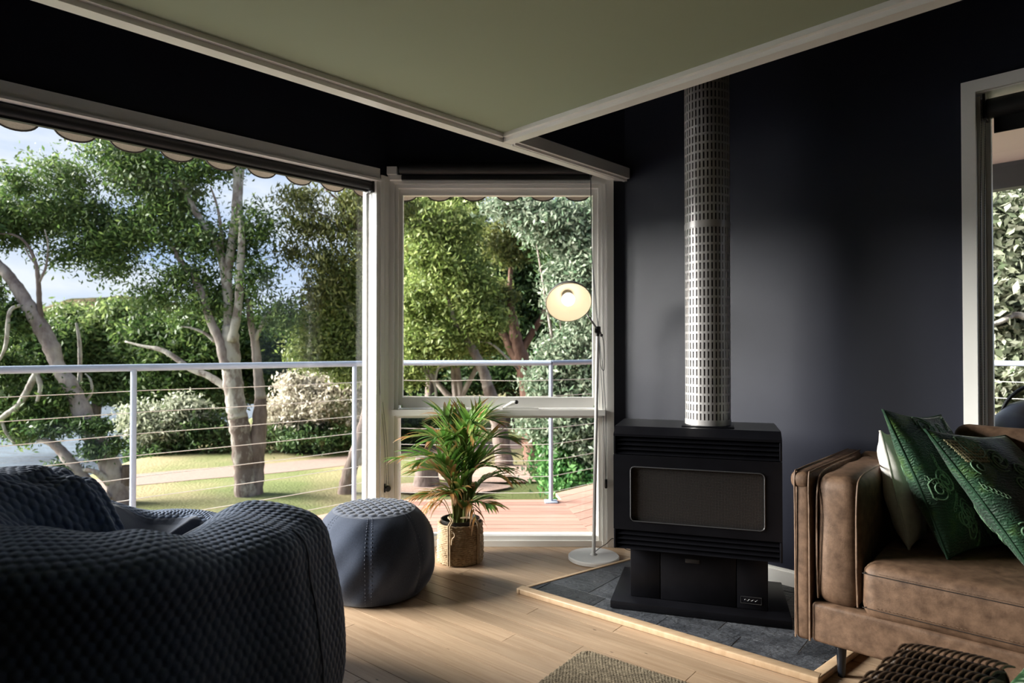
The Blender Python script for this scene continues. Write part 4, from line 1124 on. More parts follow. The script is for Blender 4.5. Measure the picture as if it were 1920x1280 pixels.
# ------------------------------------------------------------------ leather sofa
qb = Vector((0.743, -0.669, 0)).normalized(); qn = Vector((0.669, 0.743, 0)).normalized()
qo = Vector((1.011, 2.302, 0))
frq = lambda s, d, z: qo + qb * s + qn * d + Vector((0, 0, z))
SL, SD = 1.50, 0.705
sofa = thing('leather_sofa', frq(SL / 2, SD / 2, 0), 'brown distressed leather sofa with thin rolled arms beside the hearth', 'sofa')
def wob(amp, sc, seed=0.0):
    def fn(c):
        n_ = noise.noise_vector(Vector((c.x * sc + seed, c.y * sc, c.z * sc)))
        return c + n_ * amp
    return fn
def gather(s0):
    base = wob(0.007, 6, s0 * 9)
    def fn(c):
        k = max(0.0, min(1.0, (c.z - 0.60) / 0.10)) * max(0.0, 1 - abs(c.y - 0.05) / 0.30)
        w = math.sin(c.x * 190 + 9 * c.y + 40 * c.z * 0.4 + 2 * math.sin(c.y * 30)) * 0.0035 * k
        c = base(c)
        return Vector((c.x, c.y - w * (1 if c.y < 0.03 else 0.2), c.z + w * (0.2 if c.y < 0.03 else 1)))
    return fn
def lq(name, a, b, r, m='leather', amp=0.004, sc=7, parent=sofa, seg=4, puff=None):
    mb = MB(frq); mb.rbox(a, b, r, seg, puff or wob(amp, sc, a[0] * 9 + a[2] * 5)); return mb.build(name, M[m], parent, 180)
lq('base_rail', (0.056, 0.004, 0.124), (SL - 0.056, SD - 0.01, 0.262), 0.014, amp=0.003)
for s0, sg in ((0.0, 1), (SL, -1)):
    a_, b_ = sorted((s0, s0 + sg * 0.054))
    arm = lq('arm_panel', (a_, 0.0, 0.120), (b_, SD, 0.690), 0.016, amp=0.0025)
    a2, b2_ = sorted((s0 - sg * 0.016, s0 + sg * 0.056))
    lq('arm_roll', (a2, -0.006, 0.652), (b2_, SD, 0.716), 0.026, amp=0.003, parent=arm)
    for so_ in (0.004, 0.052):
        mb = MB(); mb.tube(spline([frq(s0 + sg * so_, -0.002, z) for z in (0.126, 0.25, 0.40, 0.55, 0.70)] + [frq(s0 + sg * so_, 0.05, 0.716), frq(s0 + sg * so_, 0.35, 0.716), frq(s0 + sg * so_, 0.68, 0.716)], 5), 0.0032, 6)
        mb.build('welt', M['leather_trim'], arm, 60)
    a3_, b3 = sorted((s0 + sg * 0.066, s0 + sg * 0.208))
    cu = lq('arm_cushion', (a3_, 0.012, 0.258), (b3, 0.60, 0.712), 0.048, puff=gather(a3_))
    for so_ in (0.074, 0.200):
        mb = MB(); mb.tube(spline([frq(s0 + sg * so_, 0.022, 0.275), frq(s0 + sg * so_, 0.010, 0.40), frq(s0 + sg * so_, 0.010, 0.55), frq(s0 + sg * so_, 0.022, 0.66), frq(s0 + sg * so_, 0.060, 0.704), frq(s0 + sg * so_, 0.20, 0.716), frq(s0 + sg * so_, 0.5, 0.712)], 6), 0.0034, 6)
        mb.build('welt', M['leather_trim'], cu, 60)
sc1 = lq('seat_cushion', (0.216, -0.004, 0.250), (SL - 0.216, 0.60, 0.437), 0.045, amp=0.006, sc=5)
for z in (0.402, 0.288):
    mb = MB()
    P_ = spline([frq(0.2165, 0.10, z), frq(0.2165, 0.05, z), frq(0.229, 0.008, z), frq(0.27, -0.004, z), frq(0.75, -0.005, z), frq(SL - 0.27, -0.004, z), frq(SL - 0.222, 0.02, z)], 10)
    mb.tube(P_, 0.0013, 6); mb.build('seam', M['wicker_core'], sc1, 60)
    mb = MB()
    L_ = SL - 0.52
    for k in range(int(L_ / 0.011)):
        s_ = 0.26 + k * 0.011
        mb.tube([frq(s_, -0.0085, z + 0.009), frq(s_ + 0.006, -0.0085, z + 0.009)], 0.0012, 4)
    mb.build('stitching', M['leather_trim'], sc1, kind='stuff')
lq('backrest', (0.056, 0.645, 0.258), (SL - 0.056, SD, 0.716), 0.03, amp=0.003)
lq('back_cushion', (0.40, 0.56, 0.43), (SL - 0.216, 0.655, 0.862), 0.05, amp=0.008)
for s_, d_ in ((0.133, 0.077), (SL - 0.133, 0.077), (0.133, SD - 0.06), (SL - 0.133, SD - 0.06)):
    on_h = s_ < 0.5 and d_ > 0.3
    mb = MB(); mb.tube([frq(s_, d_, 0.128), frq(s_, d_, HZ if on_h else 0.0)], [0.019, 0.012], 14); mb.build('leg', M['sofa_leg'], sofa, 40)

# ------------------------------------------------------------------ scatter cushions
def embroidered(name):
    m, t, b = new_mat(name)
    co = N(t, 'ShaderNodeTexCoord')
    n0 = N(t, 'ShaderNodeTexNoise', Scale=7.0, Detail=3.0)
    t.links.new(co.outputs['Object'], n0.inputs['Vector'])
    r = N(t, 'ShaderNodeValToRGB'); el = r.color_ramp.elements
    el[0].position = 0.40; el[0].color = (0.004, 0.030, 0.013, 1); el[1].position = 0.64; el[1].color = (0.075, 0.165, 0.016, 1)
    em = el.new(0.52); em.color = (0.008, 0.060, 0.022, 1)
    t.links.new(n0.outputs[0], r.inputs[0])
    wv = N(t, 'ShaderNodeTexWave', Scale=30.0, Distortion=9.0, Detail=4.0); wv.wave_type = 'RINGS'
    wv.inputs['Detail Scale'].default_value = 1.6
    t.links.new(co.outputs['Object'], wv.inputs['Vector'])
    r2 = N(t, 'ShaderNodeValToRGB'); r2.color_ramp.elements[0].position = 0.80; r2.color_ramp.elements[0].color = (0, 0, 0, 1); r2.color_ramp.elements[1].position = 0.95; r2.color_ramp.elements[1].color = (0.4, 0.4, 0.4, 1)
    t.links.new(wv.outputs[0], r2.inputs[0])
    mx_ = N(t, 'ShaderNodeMixRGB'); mx_.inputs[2].default_value = (0.05, 0.14, 0.075, 1)
    t.links.new(r2.outputs[0], mx_.inputs[0]); t.links.new(r.outputs[0], mx_.inputs[1])
    t.links.new(mx_.outputs[0], b.inputs['Base Color'])
    b.inputs['Roughness'].default_value = 0.6; b.inputs['Sheen Weight'].default_value = 0.2
    bp = N(t, 'ShaderNodeBump', Strength=0.7, Distance=0.003); t.links.new(wv.outputs[0], bp.inputs['Height']); t.links.new(bp.outputs[0], b.inputs['Normal'])
    return m
M['emb'] = embroidered('green_embroidered_velvet')
M['thread'] = mat('sage_thread', (0.12, 0.26, 0.15), 0.6, col2=(0.24, 0.38, 0.24), scale=80, bump=0.3, bscale=300, bdist=0.001)
M['thread_gold'] = mat('straw_thread', (0.42, 0.38, 0.20), 0.6, col2=(0.50, 0.47, 0.30), scale=80, bump=0.3, bscale=300, bdist=0.001)
M['piping'] = mat('dark_green_piping', (0.010, 0.05, 0.022), 0.6, bump=0.2, bscale=300, bdist=0.001)
def pillow(label, bot, top, Wd, T, m, piping, embroider=0, group=None, turn=48):
    bot = Vector(bot); top = Vector(top)
    Hh = (top - bot).length; hv = (top - bot).normalized(); wv_ = Vector((math.cos(math.radians(turn)), math.sin(math.radians(turn)), 0)); wv_.z = -0.10; wv_.normalize()
    nv_ = wv_.cross(hv).normalized()
    if nv_.dot(qb) < 0: nv_ = -nv_
    c = bot + hv * Hh / 2 + wv_ * Wd / 2
    def pt(u, v, side, lift=0.0):
        pin = 0.085
        x = u * (1 - pin * (1 - v * v) ) ; y = v * (1 - pin * (1 - u * u))
        th_ = T * ((1 - u * u) * (1 - v * v)) ** 0.42 * (1 + 0.10 * math.sin(5 * u + 3 * v) + 0.06 * math.sin(9 * v - 4 * u))
        return c + wv_ * (x * Wd / 2) + hv * (y * Hh / 2) + nv_ * side * (th_ + lift)
    root = thing('scatter_cushion', bot, label, 'cushion', group)
    n = 26
    mb = MB()
    for side in (1, -1):
        mb.grid(lambda a_, b_: pt(math.sin((a_ - .5) * math.pi), math.sin((b_ - .5) * math.pi), side), n, n)
    mb.build('cover', m, root, 180)
    ed = []
    for k in range(4):
        for i in range(12):
            f = -1 + 2 * i / 12
            u_, v_ = ((f, -1), (1, f), (-f, 1), (-1, -f))[k]
            ed.append(pt(u_, v_, 1))
    ed.append(ed[0])
    mb = MB(); mb.tube(ed, 0.0042, 6, caps=False); mb.build('piping', piping, root, 60)
    if embroider:
        rr_ = random.Random(embroider)
        cur = [1]
        fr2 = lambda x, y: pt(x, y, cur[0], 0.0015)
        mb = MB(); mg = MB()
        def stroke(mesh, pts, r=0.0026):
            P_ = [fr2(max(-.96, min(.96, x)), max(-.96, min(.96, y))) for x, y in pts]
            mesh.tube(P_, r, 5)
        for k in range(34):     # paisley curls
            cur[0] = 1 if k % 2 else -1
            cx, cy = rr_.uniform(-.85, .85), rr_.uniform(-.85, .85); s_ = rr_.uniform(0.09, 0.18); ph = rr_.uniform(0, 6.3); sg = rr_.choice((-1, 1))
            stroke(mb, [(cx + s_ * (0.2 + 0.8 * i / 26) * math.cos(ph + sg * i * 0.34), cy + s_ * (0.2 + 0.8 * i / 26) * math.sin(ph + sg * i * 0.34)) for i in range(27)])
            if k % 3: stroke(mb, [(cx + s_ * 1.12 * math.cos(ph + sg * i * 0.30), cy + s_ * 1.12 * math.sin(ph + sg * i * 0.30)) for i in range(8, 24)])
        for k in range(14):     # small flowers
            cur[0] = 1 if k % 2 else -1
            cx, cy = rr_.uniform(-.8, .8), rr_.uniform(-.8, .8)
            for p in range(5):
                a_ = p * 1.2566
                stroke(mb, [(cx + 0.03 * math.cos(a_) + 0.03 * math.cos(t_), cy + 0.03 * math.sin(a_) + 0.03 * math.sin(t_)) for t_ in [i * 0.785 for i in range(9)]], 0.0018)
        for k in range(20):     # feathered stalks
            cur[0] = 1 if k % 2 else -1
            cx, cy, a_ = rr_.uniform(-.8, .8), rr_.uniform(-.8, .8), rr_.uniform(0, 6.3)
            for q in range(7):
                bx, by = cx + 0.05 * q * math.cos(a_), cy + 0.05 * q * math.sin(a_)
                for sg in (-1, 1):
                    stroke(mb, [(bx, by), (bx + 0.05 * math.cos(a_ + sg * 0.7), by + 0.05 * math.sin(a_ + sg * 0.7)), (bx + 0.07 * math.cos(a_ + sg * 0.3), by + 0.07 * math.sin(a_ + sg * 0.3))], 0.0017)
        mb.build('embroidery', M['thread'], root, kind='stuff')
        cur[0] = 1
        if embroider == 5:
            for i in range(9):
                for k in range(7):
                    bx, by = -0.90 + 0.052 * i, 0.50 + 0.052 * k
                    for a_ in (0, 1.047, 2.094):
                        stroke(mg, [(bx - 0.024 * math.cos(a_), by - 0.024 * math.sin(a_)), (bx + 0.024 * math.cos(a_), by + 0.024 * math.sin(a_))], 0.0017)
            mg.build('lattice_embroidery', M['thread_gold'], root, kind='stuff', label='straw coloured lattice embroidery')
    return root
pillow('plain white linen cushion leaning on the sofa arm behind the green cushions', frq(0.310, 0.25, 0.441), frq(0.205, 0.325, 0.845), 0.25, 0.058, M['linen'], M['linen'])
pillow('green embroidered cushion standing behind the other green one, next to the white cushion', frq(0.430, 0.215, 0.441), frq(0.240, 0.205, 0.935), 0.42, 0.070, M['emb'], M['piping'], 3, 'green embroidered cushions on the sofa', 32)
pillow('green embroidered cushion with straw lattice corner leaning in front of the other green one', frq(0.660, 0.190, 0.441), frq(0.372, 0.178, 0.878), 0.43, 0.074, M['emb'], M['piping'], 5, 'green embroidered cushions on the sofa', 22)

# ------------------------------------------------------------------ jute rug
def rug():
    o = Vector((0.272, 2.462, 0)); r2 = Vector((0.80, -0.60, 0)); r1 = Vector((-0.60, -0.80, 0))
    Lx, Ly = 0.60, 1.0
    nx, ny = 230, 450
    x = np.linspace(0, Lx, nx); y = np.linspace(0, Ly, ny)
    X, Y = np.meshgrid(x, y)
    k = Y / 0.0105
    rowi = np.floor(k)
    prof_ = np.abs(np.sin(np.pi * k))
    tw = 0.5 + 0.5 * np.sin(2 * np.pi * (X / 0.013 + 0.5 * (rowi % 2)) + 1.2 * np.sin(rowi * 12.9))
    z = 0.004 + 0.0062 * prof_ ** 0.7 * (0.60 + 0.40 * tw) + 0.0006 * rng.standard_normal(X.shape)
    edge = np.minimum.reduce([X, Lx - X, Y, Ly - Y])
    z = np.where(edge < 0.003, 0.001, z)
    # rounded corners and a slightly ragged edge
    cr_ = 0.045
    dx = np.clip(cr_ - X, 0, None); dy = np.clip(cr_ - Y, 0, None)
    both = (dx > 0) & (dy > 0)
    m_ = np.maximum(dx, dy); h_ = np.hypot(dx, dy)
    sc_2 = np.where(both, m_ / np.maximum(h_, 1e-6), 1.0)
    X2 = np.where(both, cr_ - dx * sc_2, X) + 0.002 * np.sin(Y * 210) * (edge < 0.01)
    Y2 = np.where(both, cr_ - dy * sc_2, Y)
    V = np.stack([o.x + r2.x * X2 + r1.x * Y2, o.y + r2.y * X2 + r1.y * Y2, z], -1).reshape(-1, 3)
    ob = mesh_np('jute_rug', V, grid_faces(nx, ny, False), M['jute'])
    tag(ob, 'small ribbed natural jute rug lying on the oak floor', 'rug')
rug()

# ------------------------------------------------------------------ low wicker bench and leaf print pouf at the bottom right
wo = Vector((0.996, 1.637, 0)); wx = Vector((0.85, -0.527, 0)).normalized(); wy = Vector((-0.70, -0.60, 0)); wy = Vector((-0.76, -0.65, 0)).normalized()
WW, WL, WH = 0.225, 0.62, 0.420
frw = lambda s, t_, z: wo + wx * s + wy * t_ + Vector((0, 0, z))
wb_ = thing('wicker_bench', frw(WW / 2, WL / 2, 0), 'low dark rattan bench with a woven top in front of the sofa', 'bench')
mb = MB(frw); mb.rbox((0.012, 0.012, 0.04), (WW - 0.012, WL - 0.012, WH - 0.016), 0.02, 2); mb.build('core', M['wicker_core'], wb_)
mb = MB()
rowp, colp = 0.052, 0.0135
def dome(s): return -0.012 * (2 * s / WW - 1) ** 4
for r_ in range(int(WL / rowp)):
    for c_ in range(int(WW / colp)):
        if r_ % 2 and c_ == int(WW / colp) - 1: continue
        s_ = (c_ + 0.5) * colp + (0.5 * colp if r_ % 2 else 0) + 0.006; t_ = r_ * rowp + 0.002
        P_ = []
        for i in range(7):
            f = i / 6
            P_.append(frw(s_ - 0.016 * (f - 0.5) - 0.006 * math.sin(math.pi * f), t_ + f * rowp * 1.22 - 0.005, WH - 0.012 + 0.0075 * math.sin(math.pi * f) ** 0.8 + dome(s_)))
        mb.tube(P_, [0.0020, 0.0032, 0.0037, 0.0038, 0.0037, 0.0032, 0.0020], 6, caps=False)
mb.build('woven_top', M['wicker'], wb_, 60, kind='stuff')
mb = MB()
for k in range(int(0.37 / 0.030)):
    z = WH - 0.028 - k * 0.030
    for side in range(2):
        LL = WW if side == 0 else WL
        for c_ in range(int(LL / colp)):
            s_ = (c_ + 0.5) * colp
            P_ = []
            for i in range(5):
                f = i / 4; o_ = -0.006 * math.sin(math.pi * f); zz = z - f * 0.038
                P_.append(frw(s_ + 0.006 * math.sin((f - .5) * 2), 0.012 + o_, zz) if side == 0 else frw(0.012 + o_, s_ + 0.006 * math.sin((f - .5) * 2), zz))
            mb.tube(P_, [0.0032, 0.0050, 0.0054, 0.0050, 0.0032], 5, caps=False)
mb.build('woven_sides', M['wicker'], wb_, 60, kind='stuff')
for s_, t_ in ((0.03, 0.03), (WW - 0.03, 0.03), (0.03, WL - 0.03), (WW - 0.03, WL - 0.03)):
    mb = MB(); mb.tube([frw(s_, t_, 0.0), frw(s_, t_, 0.06)], 0.014, 10); mb.build('leg', M['wicker'], wb_, 40)

m, t, b = new_mat('leaf_print_cloth')
co = N(t, 'ShaderNodeTexCoord'); mpn = N(t, 'ShaderNodeMapping'); mpn.inputs['Scale'].default_value = (30, 62, 40); mpn.inputs['Rotation'].default_value = (0, 0, 0.6)
vo = N(t, 'ShaderNodeTexVoronoi', Scale=1.0); t.links.new(co.outputs['Object'], mpn.inputs[0]); t.links.new(mpn.outputs[0], vo.inputs['Vector'])
r = N(t, 'ShaderNodeValToRGB'); r.color_ramp.interpolation = 'LINEAR'
el = r.color_ramp.elements; el[0].position = 0.30; el[0].color = (0.62, 0.70, 0.60, 1); el[1].position = 0.60; el[1].color = (0.02, 0.08, 0.025, 1)
e3 = el.new(0.42); e3.color = (0.16, 0.34, 0.14, 1)
t.links.new(vo.outputs['Distance'], r.inputs[0]); t.links.new(r.outputs[0], b.inputs['Base Color']); b.inputs['Roughness'].default_value = 0.8
M['leafprint'] = m
lo = frw(0.44, 0.12, 0)
lp = thing('leaf_print_pouf', lo, 'green and white leaf print pouf beside the dark rattan bench', 'pouf')
mb = MB(lambda x, y, z: lo + wx * x + wy * y + Vector((0, 0, z)))
mb.rbox((-0.205, -0.19, 0.003), (0.20, 0.25, 0.425), 0.035, 4, lambda c: c + noise.noise_vector(c * 6) * 0.008); mb.build('cover', M['leafprint'], lp, 180)
mb = MB(lambda x, y, z: lo + wx * x + wy * y + Vector((0, 0, z))); mb.tube(spline([(-0.203, -0.14, 0.38), (-0.19, -0.175, 0.38), (0, -0.188, 0.38), (0.18, -0.175, 0.38), (0.198, -0.14, 0.38)], 8), 0.004, 6); mb.build('piping', M['linen'], lp, 60)
# ------------------------------------------------------------------ landscape
GZ = -1.0
def ground_z(x, y):
    d = (-6.9 - x) - 0.10 * (y - 10)                    # metres past the shore line, towards the lake
    t_ = np.clip(d / 2.5, 0, 1); s_ = t_ * t_ * (3 - 2 * t_)
    return GZ - 0.85 * s_ + 0.02 * np.sin(x * 1.3) * np.sin(y * 0.9)
def terrain():
    xs = np.concatenate([np.linspace(-14, 14, 141), np.linspace(15, 45, 16)]); ys = np.concatenate([np.linspace(-6, 26, 161), np.linspace(28, 70, 15)])
    X, Y = np.meshgrid(xs, ys)
    V = np.stack([X, Y, ground_z(X, Y)], -1).reshape(-1, 3)
    m, t, b = new_mat('lawn_grass')
    co = N(t, 'ShaderNodeTexCoord')
    n1 = N(t, 'ShaderNodeTexNoise', Scale=0.55, Detail=5.0); n2 = N(t, 'ShaderNodeTexNoise', Scale=26.0, Detail=4.0)
    t.links.new(co.outputs['Object'], n1.inputs['Vector']); t.links.new(co.outputs['Object'], n2.inputs['Vector'])
    r1 = N(t, 'ShaderNodeValToRGB'); r1.color_ramp.elements[0].position = 0.38; r1.color_ramp.elements[0].color = (0.125, 0.145, 0.052, 1); r1.color_ramp.elements[1].position = 0.62; r1.color_ramp.elements[1].color = (0.225, 0.19, 0.105, 1)
    r2_ = N(t, 'ShaderNodeValToRGB'); r2_.color_ramp.elements[0].position = 0.3; r2_.color_ramp.elements[0].color = (0.78, 0.78, 0.78, 1); r2_.color_ramp.elements[1].position = 0.7; r2_.color_ramp.elements[1].color = (1.15, 1.15, 1.15, 1)
    mm = N(t, 'ShaderNodeMixRGB'); mm.blend_type = 'MULTIPLY'; mm.inputs[0].default_value = 1.0
    t.links.new(n1.outputs[0], r1.inputs[0]); t.links.new(n2.outputs[0], r2_.inputs[0]); t.links.new(r1.outputs[0], mm.inputs[1]); t.links.new(r2_.outputs[0], mm.inputs[2])
    t.links.new(mm.outputs[0], b.inputs['Base Color']); b.inputs['Roughness'].default_value = 0.95; b.inputs['Specular IOR Level'].default_value = 0.1
    bp = N(t, 'ShaderNodeBump', Strength=0.5, Distance=0.03); t.links.new(n2.outputs[0], bp.inputs['Height']); t.links.new(bp.outputs[0], b.inputs['Normal'])
    M['lawn'] = m
    o = mesh_np('lawn', V, grid_faces(len(xs), len(ys), False), m); o['kind'] = 'structure'
terrain()
M['path'] = mat('gravel_path', (0.19, 0.120, 0.095), 0.95, col2=(0.235, 0.16, 0.130), scale=40, bump=0.4, bscale=90, bdist=0.01)
M['mulch'] = mat('bark_mulch', (0.30, 0.19, 0.14), 0.95, col2=(0.44, 0.30, 0.24), scale=30, bump=0.7, bscale=60, bdist=0.02)
def ribbon(name, pts, widths, m, lift):
    P_ = spline(pts, 8); vs = []; fs = []; n = len(P_)
    W_ = np.interp(np.linspace(0, 1, n), np.linspace(0, 1, len(widths)), widths)
    for i, p in enumerate(P_):
        d = (P_[min(i + 1, n - 1)] - P_[max(i - 1, 0)]); d.z = 0; d.normalize(); s_ = Vector((-d.y, d.x, 0))
        for k in range(5):
            q = p + s_ * W_[i] * (k / 4 - 0.5); vs.append((q.x, q.y, float(ground_z(q.x, q.y)) + lift))
    for i in range(n - 1):
        for k in range(4): fs.append((i * 5 + k, i * 5 + k + 1, (i + 1) * 5 + k + 1, (i + 1) * 5 + k))
    mb = MB(); mb.add(vs, fs); o = mb.build(name, m, smooth=180); o['kind'] = 'structure'
def gp(px_, py_):
    """the spot on the lawn seen at a pixel of the photograph"""
    a_ = at(px_, py_, 1.0) - cam.location
    k = (GZ - H) / a_.z
    p = cam.location + a_ * k; p.z = 0
    return p
ribbon('path', [gp(60, 935), gp(200, 906), gp(330, 893), gp(480, 880), gp(600, 867), gp(690, 858), gp(780, 849), gp(900, 838), gp(1010, 830)], [0.9, 1.0, 1.0, 1.1, 1.3], M['path'], 0.006)
mb = MB(); c = gp(935, 890)
mb.add([(c.x + 1.35 * math.cos(a_) * (1 + .12 * math.sin(3 * a_)), c.y + 0.85 * math.sin(a_) * (1 + .1 * math.cos(2 * a_)), GZ + 0.035) for a_ in [2 * math.pi * i / 40 for i in range(40)]], [tuple(range(40))])
o = mb.build('mulch_ground', M['mulch']); o['kind'] = 'structure'
mb = MB(); c = gp(830, 918)
mb.add([(c.x + 1.0 * math.cos(a_) * (1 + .12 * math.sin(3 * a_)), c.y + 0.40 * math.sin(a_), GZ + 0.035) for a_ in [2 * math.pi * i / 32 for i in range(32)]], [tuple(range(32))])
o = mb.build('mulch_ground', M['mulch']); o['kind'] = 'structure'
m, t, b = new_mat('lake_water')
b.inputs['Base Color'].default_value = (0.10, 0.13, 0.16, 1); b.inputs['Roughness'].default_value = 0.12; b.inputs['IOR'].default_value = 1.33
co = N(t, 'ShaderNodeTexCoord'); mpn = N(t, 'ShaderNodeMapping'); mpn.inputs['Scale'].default_value = (1.0, 2.2, 1)
n1 = N(t, 'ShaderNodeTexNoise', Scale=2.2, Detail=4.0); t.links.new(co.outputs['Object'], mpn.inputs[0]); t.links.new(mpn.outputs[0], n1.inputs['Vector'])
bp = N(t, 'ShaderNodeBump', Strength=0.5, Distance=0.06); t.links.new(n1.outputs[0], bp.inputs['Height']); t.links.new(bp.outputs[0], b.inputs['Normal'])
mb = MB(); mb.add([(-260, -120, -1.55), (-6.2, -120, -1.55), (-6.2, 80, -1.55), (-30, 160, -1.55), (-260, 160, -1.55)], [(0, 1, 2, 3, 4)])
o = mb.build('lake_water', m); o['kind'] = 'structure'
M['hill'] = mat('wooded_hill', (0.060, 0.062, 0.030), 1.0, spec=0.0, col2=(0.17, 0.12, 0.085), scale=0.16, bump=1.0, bscale=0.5, bdist=3.0)
def hill():
    xs = np.linspace(-330, 40, 150); ys = np.linspace(125, 200, 40)
    X, Y = np.meshgrid(xs, ys)
    ridge = np.interp(xs / 150.0 * 1.0, [-2.2, -1.1, -0.86, -0.78, -0.73, -0.66, -0.58, -0.45, -0.2, 0.2], [10, 9, 10, 15.5, 16.2, 13.5, 9, 7, 7, 6])
    prof_ = np.sin(np.clip((Y - 125) / 60, 0, 1) * np.pi / 2)
    nz_ = np.sin(X * 0.31) * np.sin(Y * 0.27) + 0.6 * np.sin(X * 0.83 + 1) * np.sin(Y * 0.7)
    V = np.stack([X, Y, -2 + (ridge[None, :] + 2 + 0.45 * nz_) * prof_], -1).reshape(-1, 3)
    o = mesh_np('hill', V, grid_faces(len(xs), len(ys), False), M['hill']); o['kind'] = 'structure'
hill()

# ------------------------------------------------------------------ trees and shrubs
M['bark_pale'] = mat('pale_blotched_bark', (0.38, 0.35, 0.31), 0.85, spec=0.2, col2=(0.20, 0.16, 0.14), scale=7, stretch=(1, 1, 0.5), lo=0.50, hi=0.60, bump=0.6, bscale=18, bdist=0.02)
M['bark_dark'] = mat('dark_bark', (0.10, 0.072, 0.062), 0.9, spec=0.2, col2=(0.22, 0.17, 0.15), scale=9, stretch=(1, 1, 0.35), bump=0.8, bscale=16, bdist=0.025)
M['bark_red'] = mat('red_brown_bark', (0.085, 0.042, 0.030), 0.9, spec=0.2, col2=(0.22, 0.13, 0.10), scale=8, stretch=(1, 1, 0.35), bump=0.8, bscale=16, bdist=0.025)
M['bark_brown'] = mat('brown_blotched_bark', (0.13, 0.095, 0.080), 0.9, spec=0.2, col2=(0.33, 0.29, 0.25), scale=7, stretch=(1, 1, 0.5), lo=0.50, hi=0.62, bump=0.6, bscale=18, bdist=0.02)
M['bark_grey'] = mat('grey_bark', (0.36, 0.31, 0.28), 0.9, spec=0.2, col2=(0.16, 0.12, 0.11), scale=6, stretch=(1, 1, 0.5), bump=0.6, bscale=18, bdist=0.02)
M['f_dark'] = leaf_mat('dark_green_leaves', [(0.022, 0.048, 0.018), (0.050, 0.095, 0.030), (0.105, 0.165, 0.055)])
M['f_mid'] = leaf_mat('mid_green_leaves', [(0.034, 0.070, 0.018), (0.075, 0.130, 0.034), (0.155, 0.210, 0.062)])
M['f_midl'] = leaf_mat('fresh_green_leaves', [(0.050, 0.085, 0.024), (0.115, 0.170, 0.050), (0.23, 0.28, 0.10)])
M['f_light'] = leaf_mat('yellow_green_leaves', [(0.085, 0.130, 0.028), (0.19, 0.25, 0.065), (0.37, 0.41, 0.15)])
M['f_olive'] = leaf_mat('olive_leaves', [(0.045, 0.065, 0.018), (0.110, 0.125, 0.035), (0.20, 0.20, 0.065)])
M['f_silver'] = leaf_mat('silver_green_leaves', [(0.08, 0.14, 0.075), (0.20, 0.255, 0.17), (0.38, 0.41, 0.31)])
M['f_white'] = leaf_mat('white_blossom', [(0.22, 0.21, 0.13), (0.46, 0.41, 0.33), (0.68, 0.62, 0.53)])
M['f_grey'] = leaf_mat('grey_green_leaves', [(0.08, 0.11, 0.055), (0.25, 0.27, 0.18), (0.52, 0.52, 0.41)])
M['f_lush'] = leaf_mat('lush_leaves', [(0.03, 0.11, 0.035), (0.08, 0.22, 0.055), (0.20, 0.38, 0.13)])

def foliage(parent, blobs, n, leaf, m, name='foliage', clump=0.16, aspect=0.36, shell=0.55, per=60, droop=0.3):
    """leaves gathered in small sprays through a set of ellipsoids (centre, rx, ry, rz)"""
    vol = np.array([(b_[1] * b_[2] * b_[3]) ** (2 / 3) for b_ in blobs]); cnt = (n * vol / vol.sum() / per).astype(int) + 1
    cs = []
    for b_, k in zip(blobs, cnt):
        d = rng.standard_normal((k, 3)); d /= np.linalg.norm(d, axis=1, keepdims=True)
        rr_ = (shell + (1 - shell) * rng.random(k)) ** 1.0 * rng.random(k) ** 0.18
        cs.append(np.array(b_[0])[None] + d * rr_[:, None] * np.array(b_[1:4])[None])
    cs = np.concatenate(cs)
    sz = clump * (0.6 + 0.8 * rng.random(len(cs)))
    off = rng.standard_normal((len(cs), per, 3)) * sz[:, None, None] * np.array([0.62, 0.62, 0.42])
    C = (cs[:, None, :] + off).reshape(-1, 3); q = len(C)
    ax = rng.standard_normal((q, 3)); ax[:, 2] -= droop; ax /= np.linalg.norm(ax, axis=1, keepdims=True)
    sd = np.cross(ax, rng.standard_normal((q, 3))); sd /= np.maximum(np.linalg.norm(sd, axis=1, keepdims=True), 1e-6)
    L = leaf * (0.6 + 0.8 * rng.random((q, 1)))
    nrm = np.cross(ax, sd) * L * 0.10
    V = np.stack([C - ax * L * 0.5, C - sd * L * aspect * 0.5 + nrm, C + ax * L * 0.5, C + sd * L * aspect * 0.5 + nrm], 1).reshape(-1, 3)
    Fq = np.arange(q * 4).reshape(-1, 4)
    return mesh_np(name, V, Fq, m, parent, smooth=False, kind='stuff')
def blob(px_, py_, rx, ry, Y, depth=None):
    c = at(px_, py_, Y); k = Y / F
    return (tuple(c), rx * k, (depth if depth else 0.8 * max(rx, ry) * k), ry * k)
def limb(parent, pts, Y, m, name='branch', segs=8):
    """a limb through (px, py, width px, depth offset) stations"""
    P_ = [at(p[0], p[1], Y + (p[3] if len(p) > 3 else 0)) for p in pts]
    n = 6
    sp = spline(P_, n); w_ = np.interp(np.linspace(0, 1, len(sp)), np.linspace(0, 1, len(pts)), [p[2] * Y / F / 2 for p in pts])
    w_ = [float(a_ * (1 + 0.06 * math.sin(i * 2.3) + 0.04 * math.sin(i * 5.1))) for i, a_ in enumerate(w_)]
    mb = MB(); mb.tube(sp, w_, segs)
    return mb.build(name, m, parent, 180)
def base_pt(px_, py_, Y):
    p = at(px_, py_, Y); p.z = GZ if True else p.z
    return p

